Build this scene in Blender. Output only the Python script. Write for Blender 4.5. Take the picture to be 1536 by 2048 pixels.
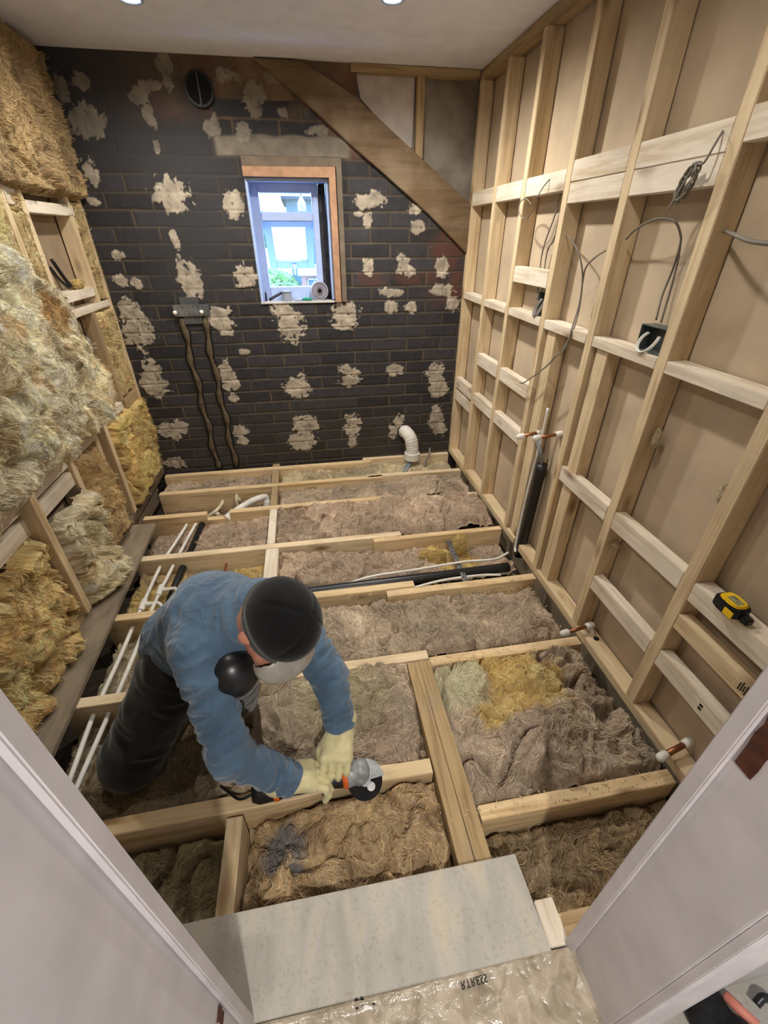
import bpy, bmesh, math, random
import numpy as np
from mathutils import Vector, Matrix
for o in list(bpy.data.objects): bpy.data.objects.remove(o)
random.seed(5)
SC = bpy.context.scene
COL = SC.collection
# ---------------------------------------------------------------- camera, world, lights, exposure
F = 863.454
RM = np.array([[0.98601879, 0.0, 0.0]] * 3)
def rotm(rx, ry, rz):
    c, s = math.cos, math.sin
    Rz = np.array([[c(rz), -s(rz), 0], [s(rz), c(rz), 0], [0, 0, 1]])
    Rx = np.array([[1, 0, 0], [0, c(rx), -s(rx)], [0, s(rx), c(rx)]])
    Ry = np.array([[c(ry), -s(ry), 0], [s(ry), c(ry), 0], [0, 0, 1]])
    return Rz @ Rx @ Ry
RM = rotm(math.radians(57.382), math.radians(-0.046), math.radians(-9.592))
CP = np.array([1.070, -2.928, 1.398])
cam_d = bpy.data.cameras.new('camera'); cam = bpy.data.objects.new('camera', cam_d); COL.objects.link(cam)
cam_d.sensor_fit = 'VERTICAL'; cam_d.sensor_height = 36.0; cam_d.lens = F / 2048 * 36; cam_d.clip_start = 0.01
M4 = Matrix([list(RM[i]) + [float(CP[i])] for i in range(3)] + [[0, 0, 0, 1]])
cam.matrix_world = M4
SC.camera = cam
def P(x, y, ax, val):
    'point of the photograph (1536x2048) carried onto the real plane axis=val'
    d = RM @ np.array([(x - 768) / F, -(y - 1024) / F, -1.0])
    t = (val - CP[ax]) / d[ax]
    return CP + t * d
SC.view_settings.view_transform = 'Standard'; SC.view_settings.look = 'None'
SC.view_settings.gamma = 1.0; SC.view_settings.use_curve_mapping = False
SC.view_settings.exposure = 0.92
SC.cycles.diffuse_bounces = 8; SC.cycles.max_bounces = 14
wd = bpy.data.worlds.new('world'); SC.world = wd; wd.use_nodes = True
bg = wd.node_tree.nodes['Background']; bg.inputs[0].default_value = (0.36, 0.60, 1.0, 1); bg.inputs[1].default_value = 5.5
LAMP = (1.0, 0.94, 0.86)
def spot(name, loc, power, size=2.95, blend=0.9, rad=0.03):
    l = bpy.data.lights.new(name, 'SPOT'); l.energy = power; l.color = LAMP; l.spot_size = size; l.spot_blend = blend
    l.shadow_soft_size = rad
    o = bpy.data.objects.new(name, l); o.location = loc; COL.objects.link(o); return o
W, H, D0 = 2.066, 2.104, -2.69          # room width, height, doorway plane
DOWNLIGHTS = [(0.567, -0.557), (1.477, -0.709), (0.55, -1.75), (1.50, -1.85)]
for i, (x, y) in enumerate(DOWNLIGHTS): spot('downlight_lamp', (x, y, H - 0.02), (24, 42, 9, 11)[i])
spot('hall_lamp', (1.15, -3.75, 2.08), 62, rad=.04)
# daylight portal exactly in the window opening (helps the renderer find the sky)
pl = bpy.data.lights.new('window_portal', 'AREA'); pl.shape = 'RECTANGLE'; pl.size = 0.46; pl.size_y = 0.62; pl.cycles.is_portal = True
po = bpy.data.objects.new('window_portal', pl); po.location = (1.04, 0.14, 1.36); po.rotation_euler = (math.radians(-90), 0, 0); COL.objects.link(po)

# ---------------------------------------------------------------- helpers
def lin(c):
    return tuple((v / 12.92 if v <= 0.04045 else ((v + 0.055) / 1.055) ** 2.4) for v in [x / 255.0 for x in c])
def tag(o, label=None, cat=None, group=None, kind=None):
    if label: o['label'] = label
    if cat: o['category'] = cat
    if group: o['group'] = group
    if kind: o['kind'] = kind
    return o
def empty(name, loc, label=None, cat=None, group=None):
    o = bpy.data.objects.new(name, None); o.location = loc; o.empty_display_size = 0.05; COL.objects.link(o)
    bpy.context.view_layer.update()
    return tag(o, label, cat, group)
def link(name, me, mat, parent=None, smooth=False):
    o = bpy.data.objects.new(name, me); COL.objects.link(o)
    if mat: me.materials.append(mat)
    if smooth: me.polygons.foreach_set('use_smooth', [True] * len(me.polygons))
    if parent:
        o.parent = parent
        par = parent; off = Vector((0, 0, 0))
        while par: off += Vector(par.location); par = par.parent
        o.location = -off
    return o
class MB:
    def __init__(s): s.bm = bmesh.new()
    def box(s, a, b, bevel=0.0015, jit=0.0):
        a, b = np.minimum(a, b), np.maximum(a, b)
        t = bmesh.new(); bmesh.ops.create_cube(t, size=1)
        for v in t.verts:
            v.co = Vector([(a[i] + b[i]) / 2 + v.co[i] * (b[i] - a[i]) + random.uniform(-jit, jit) for i in range(3)])
        if bevel: bmesh.ops.bevel(t, geom=list(t.edges), offset=min(bevel, 0.45 * float(min(b - a))), segments=2, affect='EDGES')
        s.add(t); return s
    def add(s, t, mat=None):
        if mat is not None: bmesh.ops.transform(t, matrix=mat, verts=t.verts)
        me = bpy.data.meshes.new('tmp'); t.to_mesh(me); t.free(); s.bm.from_mesh(me); bpy.data.meshes.remove(me)
    def hexa(s, pts, bevel=0.0015):
        'eight corners: bottom four then top four'
        t = bmesh.new(); v = [t.verts.new([float(c) for c in p]) for p in pts]
        for f in [(0, 3, 2, 1), (4, 5, 6, 7), (0, 1, 5, 4), (1, 2, 6, 5), (2, 3, 7, 6), (3, 0, 4, 7)]: t.faces.new([v[i] for i in f])
        bmesh.ops.recalc_face_normals(t, faces=t.faces)
        if bevel: bmesh.ops.bevel(t, geom=list(t.edges), offset=bevel, segments=2, affect='EDGES')
        s.add(t); return s
    def prism(s, poly, axis, lo, hi, bevel=0.0):
        'polygon (two coords) pushed along an axis'
        t = bmesh.new(); ax = [i for i in range(3) if i != axis]
        def mk(p, h):
            c = [0, 0, 0]; c[ax[0]], c[ax[1]], c[axis] = float(p[0]), float(p[1]), float(h); return t.verts.new(c)
        A = [mk(p, lo) for p in poly]; B = [mk(p, hi) for p in poly]; n = len(poly)
        t.faces.new(A); t.faces.new(B[::-1])
        for i in range(n): t.faces.new([A[i], B[i], B[(i + 1) % n], A[(i + 1) % n]])
        bmesh.ops.recalc_face_normals(t, faces=t.faces)
        if bevel: bmesh.ops.bevel(t, geom=list(t.edges), offset=bevel, segments=2, affect='EDGES')
        s.add(t); return s
    def tube(s, pts, r, n=12, cap=True, radii=None):
        pts = [Vector([float(c) for c in p]) for p in pts]; t = bmesh.new(); rings = []
        up = Vector((0.13, 0.21, 0.97)); m = len(pts)
        for i, p in enumerate(pts):
            d = (pts[min(i + 1, m - 1)] - pts[max(i - 1, 0)]).normalized()
            if i == 0:
                x = d.cross(up)
                if x.length < 0.05: x = d.cross(Vector((1, 0, 0)))
            x = (x - d * x.dot(d)).normalized(); y = d.cross(x)
            rr = radii[i] if radii else r
            rings.append([t.verts.new(p + (x * math.cos(a) + y * math.sin(a)) * rr) for a in [2 * math.pi * k / n for k in range(n)]])
        for a, b in zip(rings, rings[1:]):
            for k in range(n): t.faces.new([a[k], a[(k + 1) % n], b[(k + 1) % n], b[k]])
        if cap: t.faces.new(rings[0][::-1]); t.faces.new(rings[-1])
        s.add(t); return s
    def ball(s, c, r, sc=(1, 1, 1), seg=20):
        t = bmesh.new(); bmesh.ops.create_uvsphere(t, u_segments=seg, v_segments=seg // 2 + 2, radius=r)
        for v in t.verts: v.co = Vector((v.co.x * sc[0] + c[0], v.co.y * sc[1] + c[1], v.co.z * sc[2] + c[2]))
        s.add(t); return s
    def done(s, name, mat, parent=None, smooth=False, angle=None):
        me = bpy.data.meshes.new(name); s.bm.to_mesh(me); s.bm.free()
        o = link(name, me, mat, parent, smooth)
        if angle: 
            me.polygons.foreach_set('use_smooth', [True] * len(me.polygons)); me.set_sharp_from_angle(angle=angle)
        return o
def spline(pts, n=8):
    'catmull-rom through the points'
    p = [np.array(q, float) for q in pts]; p = [2 * p[0] - p[1]] + p + [2 * p[-1] - p[-2]]; out = []
    for i in range(1, len(p) - 2):
        for k in range(n):
            t = k / n
            out.append(0.5 * (2 * p[i] + (p[i + 1] - p[i - 1]) * t + (2 * p[i - 1] - 5 * p[i] + 4 * p[i + 1] - p[i + 2]) * t * t + (3 * p[i] - p[i - 1] - 3 * p[i + 1] + p[i + 2]) * t ** 3))
    out.append(p[-2]); return out
def meshnp(name, verts, faces, mat, parent=None, smooth=True, col=None):
    me = bpy.data.meshes.new(name); verts = np.asarray(verts, np.float32); faces = np.asarray(faces, np.int32)
    k = faces.shape[1]
    me.vertices.add(len(verts)); me.vertices.foreach_set('co', verts.ravel())
    me.loops.add(faces.size); me.loops.foreach_set('vertex_index', faces.ravel())
    me.polygons.add(len(faces)); me.polygons.foreach_set('loop_start', np.arange(0, faces.size, k, dtype=np.int32))
    me.update(calc_edges=True); me.validate()
    if col is not None:
        a = me.color_attributes.new('tint', 'FLOAT_COLOR', 'POINT')
        a.data.foreach_set('color', np.concatenate([col, np.ones((len(col), 1))], 1).astype(np.float32).ravel())
    return link(name, me, mat, parent, smooth)
# gradient noise on arrays
_g = np.random.RandomState(11); _perm = _g.permutation(256); _perm = np.concatenate([_perm, _perm, _perm]); _grad = _g.normal(size=(256, 3)); _grad /= np.linalg.norm(_grad, axis=1)[:, None]
def pn(p, seed=0):
    p = np.asarray(p, float) + np.array([seed * 17.13, seed * 7.77, seed * 3.31]); i = np.floor(p).astype(int); f = p - i; i &= 255
    u = f * f * f * (f * (f * 6 - 15) + 10); r = 0
    for dx in (0, 1):
        wx = u[:, 0] if dx else 1 - u[:, 0]
        a = _perm[(i[:, 0] + dx) & 255]
        for dy in (0, 1):
            wy = u[:, 1] if dy else 1 - u[:, 1]
            b = _perm[a + ((i[:, 1] + dy) & 255)]
            for dz in (0, 1):
                wz = u[:, 2] if dz else 1 - u[:, 2]
                g = _grad[_perm[b + ((i[:, 2] + dz) & 255)] & 255]
                r = r + wx * wy * wz * (g[:, 0] * (f[:, 0] - dx) + g[:, 1] * (f[:, 1] - dy) + g[:, 2] * (f[:, 2] - dz))
    return r
def fbm(p, seed=0, oct=3):
    r = 0; a = 1
    for k in range(oct): r = r + a * pn(np.asarray(p) * 2 ** k, seed + k * 5); a *= 0.5
    return r
def sm(x, a, b):
    t = np.clip((x - a) / (b - a), 0, 1); return t * t * (3 - 2 * t)

# ---------------------------------------------------------------- materials
def mat_new(name, rough=0.7, spec=0.3):
    m = bpy.data.materials.new(name); m.use_nodes = True; nt = m.node_tree; b = nt.nodes['Principled BSDF']
    b.inputs['Roughness'].default_value = rough; b.inputs['Specular IOR Level'].default_value = spec
    return m, nt, b
def ramp(nt, fac, stops):
    r = nt.nodes.new('ShaderNodeValToRGB'); e = r.color_ramp.elements
    while len(e) < len(stops): e.new(0.5)
    for k, (p, c) in enumerate(stops): e[k].position = p; e[k].color = (*lin(c), 1)
    nt.links.new(fac, r.inputs[0]); return r.outputs[0]
def noise(nt, vec, scale, detail=4, dist=0.0, rough=0.5):
    n = nt.nodes.new('ShaderNodeTexNoise'); n.inputs['Scale'].default_value = scale; n.inputs['Detail'].default_value = detail
    n.inputs['Distortion'].default_value = dist; n.inputs['Roughness'].default_value = rough
    if vec is not None: nt.links.new(vec, n.inputs['Vector'])
    return n.outputs[0]
def coords(nt, scale=(1, 1, 1), rnd=False):
    t = nt.nodes.new('ShaderNodeTexCoord'); m = nt.nodes.new('ShaderNodeMapping'); m.inputs['Scale'].default_value = scale
    nt.links.new(t.outputs['Object'], m.inputs[0])
    if rnd:
        oi = nt.nodes.new('ShaderNodeObjectInfo'); mu = nt.nodes.new('ShaderNodeMath'); mu.operation = 'MULTIPLY'; mu.inputs[1].default_value = 37.0
        nt.links.new(oi.outputs['Random'], mu.inputs[0]); cb = nt.nodes.new('ShaderNodeCombineXYZ')
        for k in range(3): nt.links.new(mu.outputs[0], cb.inputs[k])
        nt.links.new(cb.outputs[0], m.inputs['Location'])
    return m.outputs[0]
def bump(nt, b, h, strength=0.3, dist=0.005):
    n = nt.nodes.new('ShaderNodeBump'); n.inputs['Strength'].default_value = strength; n.inputs['Distance'].default_value = dist
    nt.links.new(h, n.inputs['Height']); nt.links.new(n.outputs[0], b.inputs['Normal']); return n
def mix(nt, fac, a, b, mode='MIX'):
    m = nt.nodes.new('ShaderNodeMix'); m.data_type = 'RGBA'; m.blend_type = mode
    if isinstance(fac, (int, float)): m.inputs[0].default_value = fac
    else: nt.links.new(fac, m.inputs[0])
    for s, v in ((6, a), (7, b)):
        if isinstance(v, tuple): m.inputs[s].default_value = (*lin(v), 1)
        else: nt.links.new(v, m.inputs[s])
    return m.outputs[2]
def mathn(nt, op, a, b=0.0):
    m = nt.nodes.new('ShaderNodeMath'); m.operation = op
    for k, v in enumerate((a, b)):
        if isinstance(v, (int, float)): m.inputs[k].default_value = v
        else: nt.links.new(v, m.inputs[k])
    return m.outputs[0]
def plain(name, c, rough=0.6, var=0.08, scale=12, metal=0.0, bmp=0.0, spec=0.3, c2=None):
    m, nt, b = mat_new(name, rough, spec); v = coords(nt)
    n = noise(nt, v, scale, 5); c2 = c2 or tuple(max(0, x * (1 - 2.2 * var)) for x in c)
    nt.links.new(ramp(nt, n, [(0.3, c2), (0.65, c)]), b.inputs['Base Color']); b.inputs['Metallic'].default_value = metal
    if bmp: bump(nt, b, noise(nt, v, scale * 8, 4), bmp, 0.002)
    return m
def wood(name, axis, base=(218, 198, 162), dark=(190, 162, 120), grey=0.0, rough=0.7, knots=True):
    m, nt, b = mat_new(name, rough, 0.2)
    sc = [22, 22, 22]; sc[axis] = 1.6
    v = coords(nt, tuple(sc), True)
    n1 = noise(nt, v, 1.6, 5, 0.6, 0.6); n2 = noise(nt, v, 7.0, 3, 0.2)
    c = ramp(nt, n1, [(0.32, dark), (0.5, base), (0.7, tuple(min(255, x + 10) for x in base))])
    c = mix(nt, mathn(nt, 'MULTIPLY', n2, 0.35), c, tuple(int(x * .8) for x in dark), 'MIX')
    k = nt.nodes.new('ShaderNodeTexVoronoi'); ks = [9, 9, 9]; ks[axis] = 3.4
    kv = coords(nt, tuple(ks), True); nt.links.new(kv, k.inputs['Vector']); k.inputs['Scale'].default_value = 1.0
    km = nt.nodes.new('ShaderNodeMapRange'); km.inputs['From Min'].default_value = 0.05; km.inputs['From Max'].default_value = 0.21; km.inputs['To Min'].default_value = 0.85; km.inputs['To Max'].default_value = 0
    nt.links.new(k.outputs['Distance'], km.inputs[0])
    if knots: c = mix(nt, km.outputs[0], c, (112, 78, 48))
    lf = noise(nt, coords(nt, (3, 3, 3), True), 2.0, 4)
    c = mix(nt, mathn(nt, 'MULTIPLY', sm_node(nt, lf, 0.45, 0.7), 0.25 + grey), c, (150, 134, 112))
    nt.links.new(c, b.inputs['Base Color']); bump(nt, b, n2, 0.25, 0.001)
    return m
def sm_node(nt, f, a, b):
    m = nt.nodes.new('ShaderNodeMapRange'); m.interpolation_type = 'SMOOTHSTEP'; m.inputs['From Min'].default_value = a; m.inputs['From Max'].default_value = b
    nt.links.new(f, m.inputs[0]); return m.outputs[0]
WX, WY, WZ = [wood('pine_along_' + 'xyz'[i], i) for i in range(3)]
OX, OY, OZ = [wood('older_timber_' + 'xyz'[i], i, (176, 152, 112), (128, 104, 72), 0.3) for i in range(3)]
WYW, WXW = wood('pale_pine_y', 1, (228, 218, 200), (200, 182, 152)), wood('pale_pine_x', 0, (224, 212, 186), (194, 170, 134))
DARKW = wood('dirty_timber', 1, (96, 82, 64), (58, 48, 38), 0.4)
def attr_mat(name, rough=0.9, fine=60, fib=0.55, bs=0.6, bd=0.004, spec=0.1, warp=1.5):
    'colour from the mesh tint (the true colour of each tuft) broken up by fibres'
    m, nt, b = mat_new(name, rough, spec); a = nt.nodes.new('ShaderNodeAttribute'); a.attribute_name = 'tint'
    v = coords(nt); n = noise(nt, v, fine, 6, warp, 0.65)
    c = mix(nt, mathn(nt, 'MULTIPLY', sm_node(nt, n, 0.35, 0.72), fib), a.outputs['Color'], (236, 222, 196), 'MIX')
    c2 = mix(nt, mathn(nt, 'MULTIPLY', sm_node(nt, noise(nt, v, fine * 0.45, 5, 2.0, 0.6), 0.5, 0.75), 0.35), c, (92, 74, 52))
    nt.links.new(c2, b.inputs['Base Color']); bump(nt, b, noise(nt, v, fine * 1.6, 6, 2.2, 0.7), bs, bd)
    return m
WOOL = attr_mat('mineral_wool', fib=0.30, bs=0.9, bd=0.006)
M_PLASTIC = plain('white_plastic', (228, 226, 218), 0.4, 0.05)
M_BLACKP = plain('black_plastic', (22, 23, 25), 0.35, 0.1, spec=0.5)
M_COPPER = plain('copper', (176, 116, 84), 0.4, 0.15, metal=0.9)
M_GALV = plain('galvanised_steel', (150, 155, 160), 0.4, 0.15, metal=0.85)
M_CABLE = plain('grey_cable', (128, 122, 112), 0.5, 0.1)
M_GLOSSWHITE = plain('white_gloss_paint', (206, 200, 202), 0.42, 0.03, bmp=0.05)
M_BOARD = plain('plasterboard_face', (194, 176, 150), 0.9, 0.05, 6)
M_CEIL = plain('ceiling_paint', (228, 228, 238), 0.85, 0.02)
M_UPVC_CAST = plain('upvc_daylight_cast', (172, 192, 230), 0.3, 0.02, spec=0.5)  # white uPVC with the blue cast of daylight put into its colour
# ---------------------------------------------------------------- the shell
def struct(o): o['kind'] = 'structure'; return o
BX = W + 0.070       # face of the board behind the right-hand studs
struct(MB().box((-0.30, D0 - .2, H), (W + .3, 0.25, H + .03), 0).done('ceiling', M_CEIL))
sub = plain('dusty_ceiling_below', (74, 64, 52), 0.95, 0.2, 20, bmp=0.5)
struct(MB().box((-0.30, -2.70, -0.235), (W + .3, 0.25, -0.205), 0).done('floor', sub))
struct(MB().box((BX, D0 - .14, -0.21), (BX + .0125, 0.07, H), 0).done('wall_right', M_BOARD))
struct(MB().box((-0.0875, D0 - .14, -0.21), (-0.075, 0.07, H), 0).done('wall_left', plain('left_board', (158, 138, 112), 0.9, 0.06, 6)))
wf = MB()
wf.box((-.30, D0 - .13, -.21), (0.79, D0, H), 0).box((1.58, D0 - .13, -.21), (W + .3, D0, H), 0).box((0.79, D0 - .13, 2.02), (1.58, D0, H), 0)
struct(wf.done('wall_front', plain('front_wall_paint', (196, 190, 184), 0.9, 0.03)))
hallm = plain('hall_paint', (205, 200, 198), 0.9, 0.03)
struct(MB().box((-.3, -4.3, H + .02), (W + .6, D0 - .13, H + .05), 0).done('trim_9', hallm))
struct(MB().box((-.33, -4.3, -.01), (-.3, D0 - .13, H + .03), 0).done('wall_hall_left', hallm))
struct(MB().box((W + .6, -4.3, -.01), (W + .63, D0 - .13, H + .03), 0).done('wall_hall_right', hallm))
struct(MB().box((-.3, -4.33, -.01), (W + .6, -4.3, H + .03), 0).done('wall_hall_back', hallm))
# hall floor boarding, under the doorway board
m, nt, b = mat_new('dusty_chipboard', 0.55, 0.3); v = coords(nt, (1, 1, 1))
n = noise(nt, coords(nt, (9, 2.5, 9)), 2.2, 6, 0.5); sp = noise(nt, v, 120, 3)
c = ramp(nt, n, [(0.3, (164, 160, 150)), (0.5, (176, 172, 164)), (0.72, (190, 180, 160))])
nt.links.new(mix(nt, mathn(nt, 'MULTIPLY', sm_node(nt, sp, .5, .8), .35), c, (126, 110, 84)), b.inputs['Base Color']); bump(nt, b, sp, .15, .001)
M_CHIP = m
struct(MB().box((-.3, -4.3, -.03), (W + .6, D0 - .012, -.004), 0).done('floor_hall', M_CHIP))

# ---- brick wall: real relief from a height field, window opening left out
WX0, WX1, WZ0, WZ1 = 0.822, 1.262, 1.058, 1.656
st = 0.0042
xs = np.arange(-0.10, W + 0.12, st); zs = np.arange(-0.21, H + 0.004, st)
xs[np.argmin(abs(xs - WX0))] = WX0; xs[np.argmin(abs(xs - WX1))] = WX1; zs[np.argmin(abs(zs - WZ0))] = WZ0; zs[np.argmin(abs(zs - WZ1))] = WZ1
GX, GZ = np.meshgrid(xs, zs); X = GX.ravel(); Z = GZ.ravel(); P3 = np.stack([X, X * 0, Z], 1)
wx = X + 0.003 * pn(P3 * 14, 1); wz = Z + 0.0035 * pn(P3 * np.array([5, 1, 9]), 2)
row = np.floor((wz - 0.387) / 0.075); fz = (wz - 0.387) / 0.075 - row
off = (row % 2) * 0.5; cx = (wx - 1.372) / 0.228 + off; colm = np.floor(cx); fx = cx - colm
dz = np.minimum(fz, 1 - fz) * 0.075; dx = np.minimum(fx, 1 - fx) * 0.228
dd = np.minimum(dz, dx); brick = sm(dd, 0.0035, 0.0065)
rid = (np.sin(row * 12.9898 + colm * 78.233) * 43758.5453) % 1.0
C = np.zeros((len(X), 3)); mort = np.array(lin((86, 76, 62))); painted = np.array(lin((50, 49, 51)))
paint_noise = sm(fbm(P3 * 5, 3, 4), -0.15, 0.35)
C[:] = mort * (0.55 + 0.45 * paint_noise[:, None]) + np.array(lin((40, 38, 36))) * (0.45 * (1 - paint_noise[:, None]))
bc = painted[None] * (0.7 + 0.6 * rid[:, None]) + 0.010 * fbm(P3 * 30, 6, 3)[:, None]
lowz = sm(Z, 0.7, 0.15)[:, None]; bc = bc * (1 - lowz * .35) + np.array(lin((66, 58, 48)))[None] * lowz * .35
redm = ((row == 10) & (X > 1.40)) | ((X > 1.86) & (Z > 1.0) & (Z < 1.5)) 
redv = (np.maximum(((row == 10) & (X > 1.40)) * .7, sm(X + .1 * fbm(P3 * 7, 81), 1.80, 1.95) * sm(Z, .98, 1.08) * sm(Z, 1.55, 1.42)) * sm(fbm(P3 * 9, 8, 3), -.5, .3))[:, None]
bc = bc * (1 - redv) + np.array(lin((84, 56, 47)))[None] * redv
C = C * (1 - brick[:, None]) + bc * brick[:, None]
C = np.clip(C, 0.002, 1)
hgt = brick * 0.0035 + 0.0012 * fbm(P3 * 40, 9, 3)
smooth_paint = sm(fbm(P3 * 2.2, 33, 3) + (0.75 - abs(X - .55)) * .5 + (Z - 1.35) * .5, 0.1, 0.5) * sm(X, 1.0, .6) * sm(Z, 0.9, 1.25)
C = C * (1 - .9 * smooth_paint[:, None]) + np.array(lin((54, 53, 54)))[None] * (.9 * smooth_paint[:, None])
hgt = hgt * (1 - .7 * smooth_paint)
# brown old render near the top
rm_ = sm(Z + .25 * fbm(P3 * 3.2, 14, 4) + .05 * (X - .6), 1.90, 2.03) * sm(X, .15, .95)
rm_ = np.maximum(rm_, sm(Z + .12 * fbm(P3 * 6, 17, 3), 1.72, 1.80) * sm(X, 1.15, 1.4))
rc = np.array(lin((104, 84, 66)))[None] * (1 + .5 * fbm(P3 * 12, 15, 3)[:, None]) ; rc = rc + (np.array(lin((96, 66, 54))) - rc) * sm(fbm(P3 * 4, 19, 2), 0, .4)[:, None]
brk = ((row >= 18) & (row <= 20) & (X > .72) & (X < 1.22)) * brick * sm(fbm(P3 * 8, 23, 2), -.35, -.1)
rm_ = rm_ * (1 - brk)
C = C * (1 - rm_[:, None]) + np.clip(rc, 0, 1) * rm_[:, None]; hgt = hgt * (1 - rm_) + rm_ * (0.005 + .002 * fbm(P3 * 20, 16, 3))
# pale lintel strip above the window
lm = sm(X, .69, .72) * sm(X, 1.40, 1.36) * sm(Z + .012 * pn(P3 * 12, 41), 1.735, 1.745) * sm(Z + .012 * pn(P3 * 11, 42), 1.832, 1.815)
C = C * (1 - lm[:, None]) + np.array(lin((118, 110, 98)))[None] * (1 + .4 * fbm(P3 * 15, 43)[:, None]) * lm[:, None]; hgt += lm * 0.004
# plaster dabs torn off the old boards: photo centre and radii
dabs = [(175, 245, 33, 35), (182, 345, 16, 23), (188, 402, 12, 8), (342, 393, 34, 34), (466, 405, 22, 26), (420, 255, 12, 17), (435, 264, 7, 8), (313, 290, 7, 14), (305, 245, 13, 12), (350, 480, 8, 20), (378, 560, 24, 38), (398, 580, 10, 16), (490, 552, 22, 22), (237, 512, 13, 12), (240, 562, 16, 13), (272, 566, 10, 15), (262, 622, 20, 24), (277, 665, 30, 34), (306, 745, 20, 22), (308, 772, 25, 24), (436, 632, 26, 18), (448, 650, 18, 22), (565, 620, 20, 18), (580, 650, 26, 32), (690, 632, 26, 26), (728, 405, 22, 16), (752, 398, 16, 14), (735, 440, 9, 16), (715, 428, 12, 6), (737, 537, 11, 18), (806, 530, 14, 18), (818, 545, 12, 12), (783, 585, 24, 9), (783, 614, 12, 12), (822, 616, 11, 12), (885, 533, 13, 22), (884, 580, 24, 11), (903, 608, 14, 14), (595, 775, 24, 20), (489, 703, 9, 7), (452, 745, 14, 26), (462, 765, 16, 20), (467, 797, 9, 6), (690, 738, 12, 10), (705, 745, 16, 8), (700, 762, 20, 10), (789, 739, 20, 11), (868, 745, 16, 20), (876, 775, 18, 20), (872, 832, 14, 22), (878, 855, 14, 16), (706, 840, 14, 14), (704, 858, 16, 12), (705, 880, 9, 16), (612, 852, 26, 20), (605, 882, 26, 20), (797, 845, 10, 16), (790, 862, 12, 14), (343, 862, 22, 16), (366, 852, 14, 12), (482, 862, 15, 13), (486, 880, 12, 10), (350, 925, 20, 11), (640, 263, 20, 11), (508, 195, 22, 34), (488, 262, 14, 22), (430, 247, 10, 20), (565, 225, 10, 12), (280, 190, 22, 20), (296, 230, 10, 24), (120, 175, 12, 30), (160, 160, 16, 18), (300, 170, 26, 10), (545, 150, 16, 20), (830, 420, 14, 8), (835, 455, 14, 12), (600, 150, 20, 24), (450, 150, 26, 18), (330, 140, 14, 40), (690, 650, 22, 10)]
pm = np.zeros(len(X)); wob = fbm(P3 * 26, 50, 4) * 0.75 + fbm(P3 * 70, 51, 3) * 0.35
for k, (px, py, rx, ry) in enumerate(dabs):
    c = P(px, py, 1, 0.0); ax_ = abs(P(px + rx, py, 1, 0.0)[0] - c[0]); az_ = abs(P(px, py - ry, 1, 0.0)[2] - c[2])
    r = np.sqrt(((X - c[0]) / ax_) ** 2 + ((Z - c[2]) / az_) ** 2)
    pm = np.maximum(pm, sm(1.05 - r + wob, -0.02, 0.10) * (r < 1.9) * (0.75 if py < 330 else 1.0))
sp = sm(fbm(P3 * 55, 60, 2) + .5 * fbm(P3 * 4, 61, 2), 0.74, 0.82); pm = np.maximum(pm, sp * .8)
holes = sm(fbm(P3 * 45, 62, 2), 0.42, 0.5); pmc = pm * (1 - holes * .8)
pcol = np.array(lin((158, 148, 132)))[None] * (1 + .55 * fbm(P3 * 22, 63, 3)[:, None])
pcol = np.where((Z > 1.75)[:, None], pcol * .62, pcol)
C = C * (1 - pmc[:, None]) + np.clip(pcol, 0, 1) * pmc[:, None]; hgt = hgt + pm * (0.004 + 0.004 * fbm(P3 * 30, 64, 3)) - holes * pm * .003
Y = -hgt
inside = (GX[:-1, :-1] >= WX0 - 1e-4) & (GX[1:, 1:] <= WX1 + 1e-4) & (GZ[:-1, :-1] >= WZ0 - 1e-4) & (GZ[1:, 1:] <= WZ1 + 1e-4)
# corner above the sloping timber is a recess
dl0, dl1 = np.array([1.36, 1.832]), np.array([2.10, 1.31])
lo = dl0[1] + (GX - dl0[0]) * (dl1[1] - dl0[1]) / (dl1[0] - dl0[0])
rec = (GX[:-1, :-1] > 1.425) & (GZ[:-1, :-1] > lo[:-1, :-1] + .10)
nx = len(xs); idx = np.arange(len(X)).reshape(GX.shape)
q = np.stack([idx[:-1, :-1], idx[:-1, 1:], idx[1:, 1:], idx[1:, :-1]], -1)[~(inside | rec)]
M_BRICK = attr_mat('brick_paint_plaster', 0.75, 90, 0.04, 0.35, 0.002, 0.25, 0.3)
for l in list(M_BRICK.node_tree.nodes['Principled BSDF'].inputs['Base Color'].links): M_BRICK.node_tree.links.remove(l)
_a = [n for n in M_BRICK.node_tree.nodes if n.type == 'ATTRIBUTE'][0]; M_BRICK.node_tree.links.new(_a.outputs['Color'], M_BRICK.node_tree.nodes['Principled BSDF'].inputs['Base Color'])
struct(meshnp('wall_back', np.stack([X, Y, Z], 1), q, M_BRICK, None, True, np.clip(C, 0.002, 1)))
M_RECESS = plain('old_grey_board', (150, 142, 132), 0.6, 0.18, 9, c2=(116, 104, 92))
M_RECESS2 = plain('skim_patch', (196, 186, 178), 0.7, 0.06)
struct(MB().box((1.38, .045, 1.28), (BX, .06, H), 0).done('wall_back_recess', M_RECESS))
tag(MB().prism([(1.43, 2.072), (1.732, 2.072), (1.725, 1.80), (1.705, 1.79), (1.68, 1.80), (1.45, 1.985)], 1, .030, .045, .001).done('plaster_patch', M_RECESS2), 'pale plaster panel between the sloping timber and the short post', 'plaster')
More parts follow.
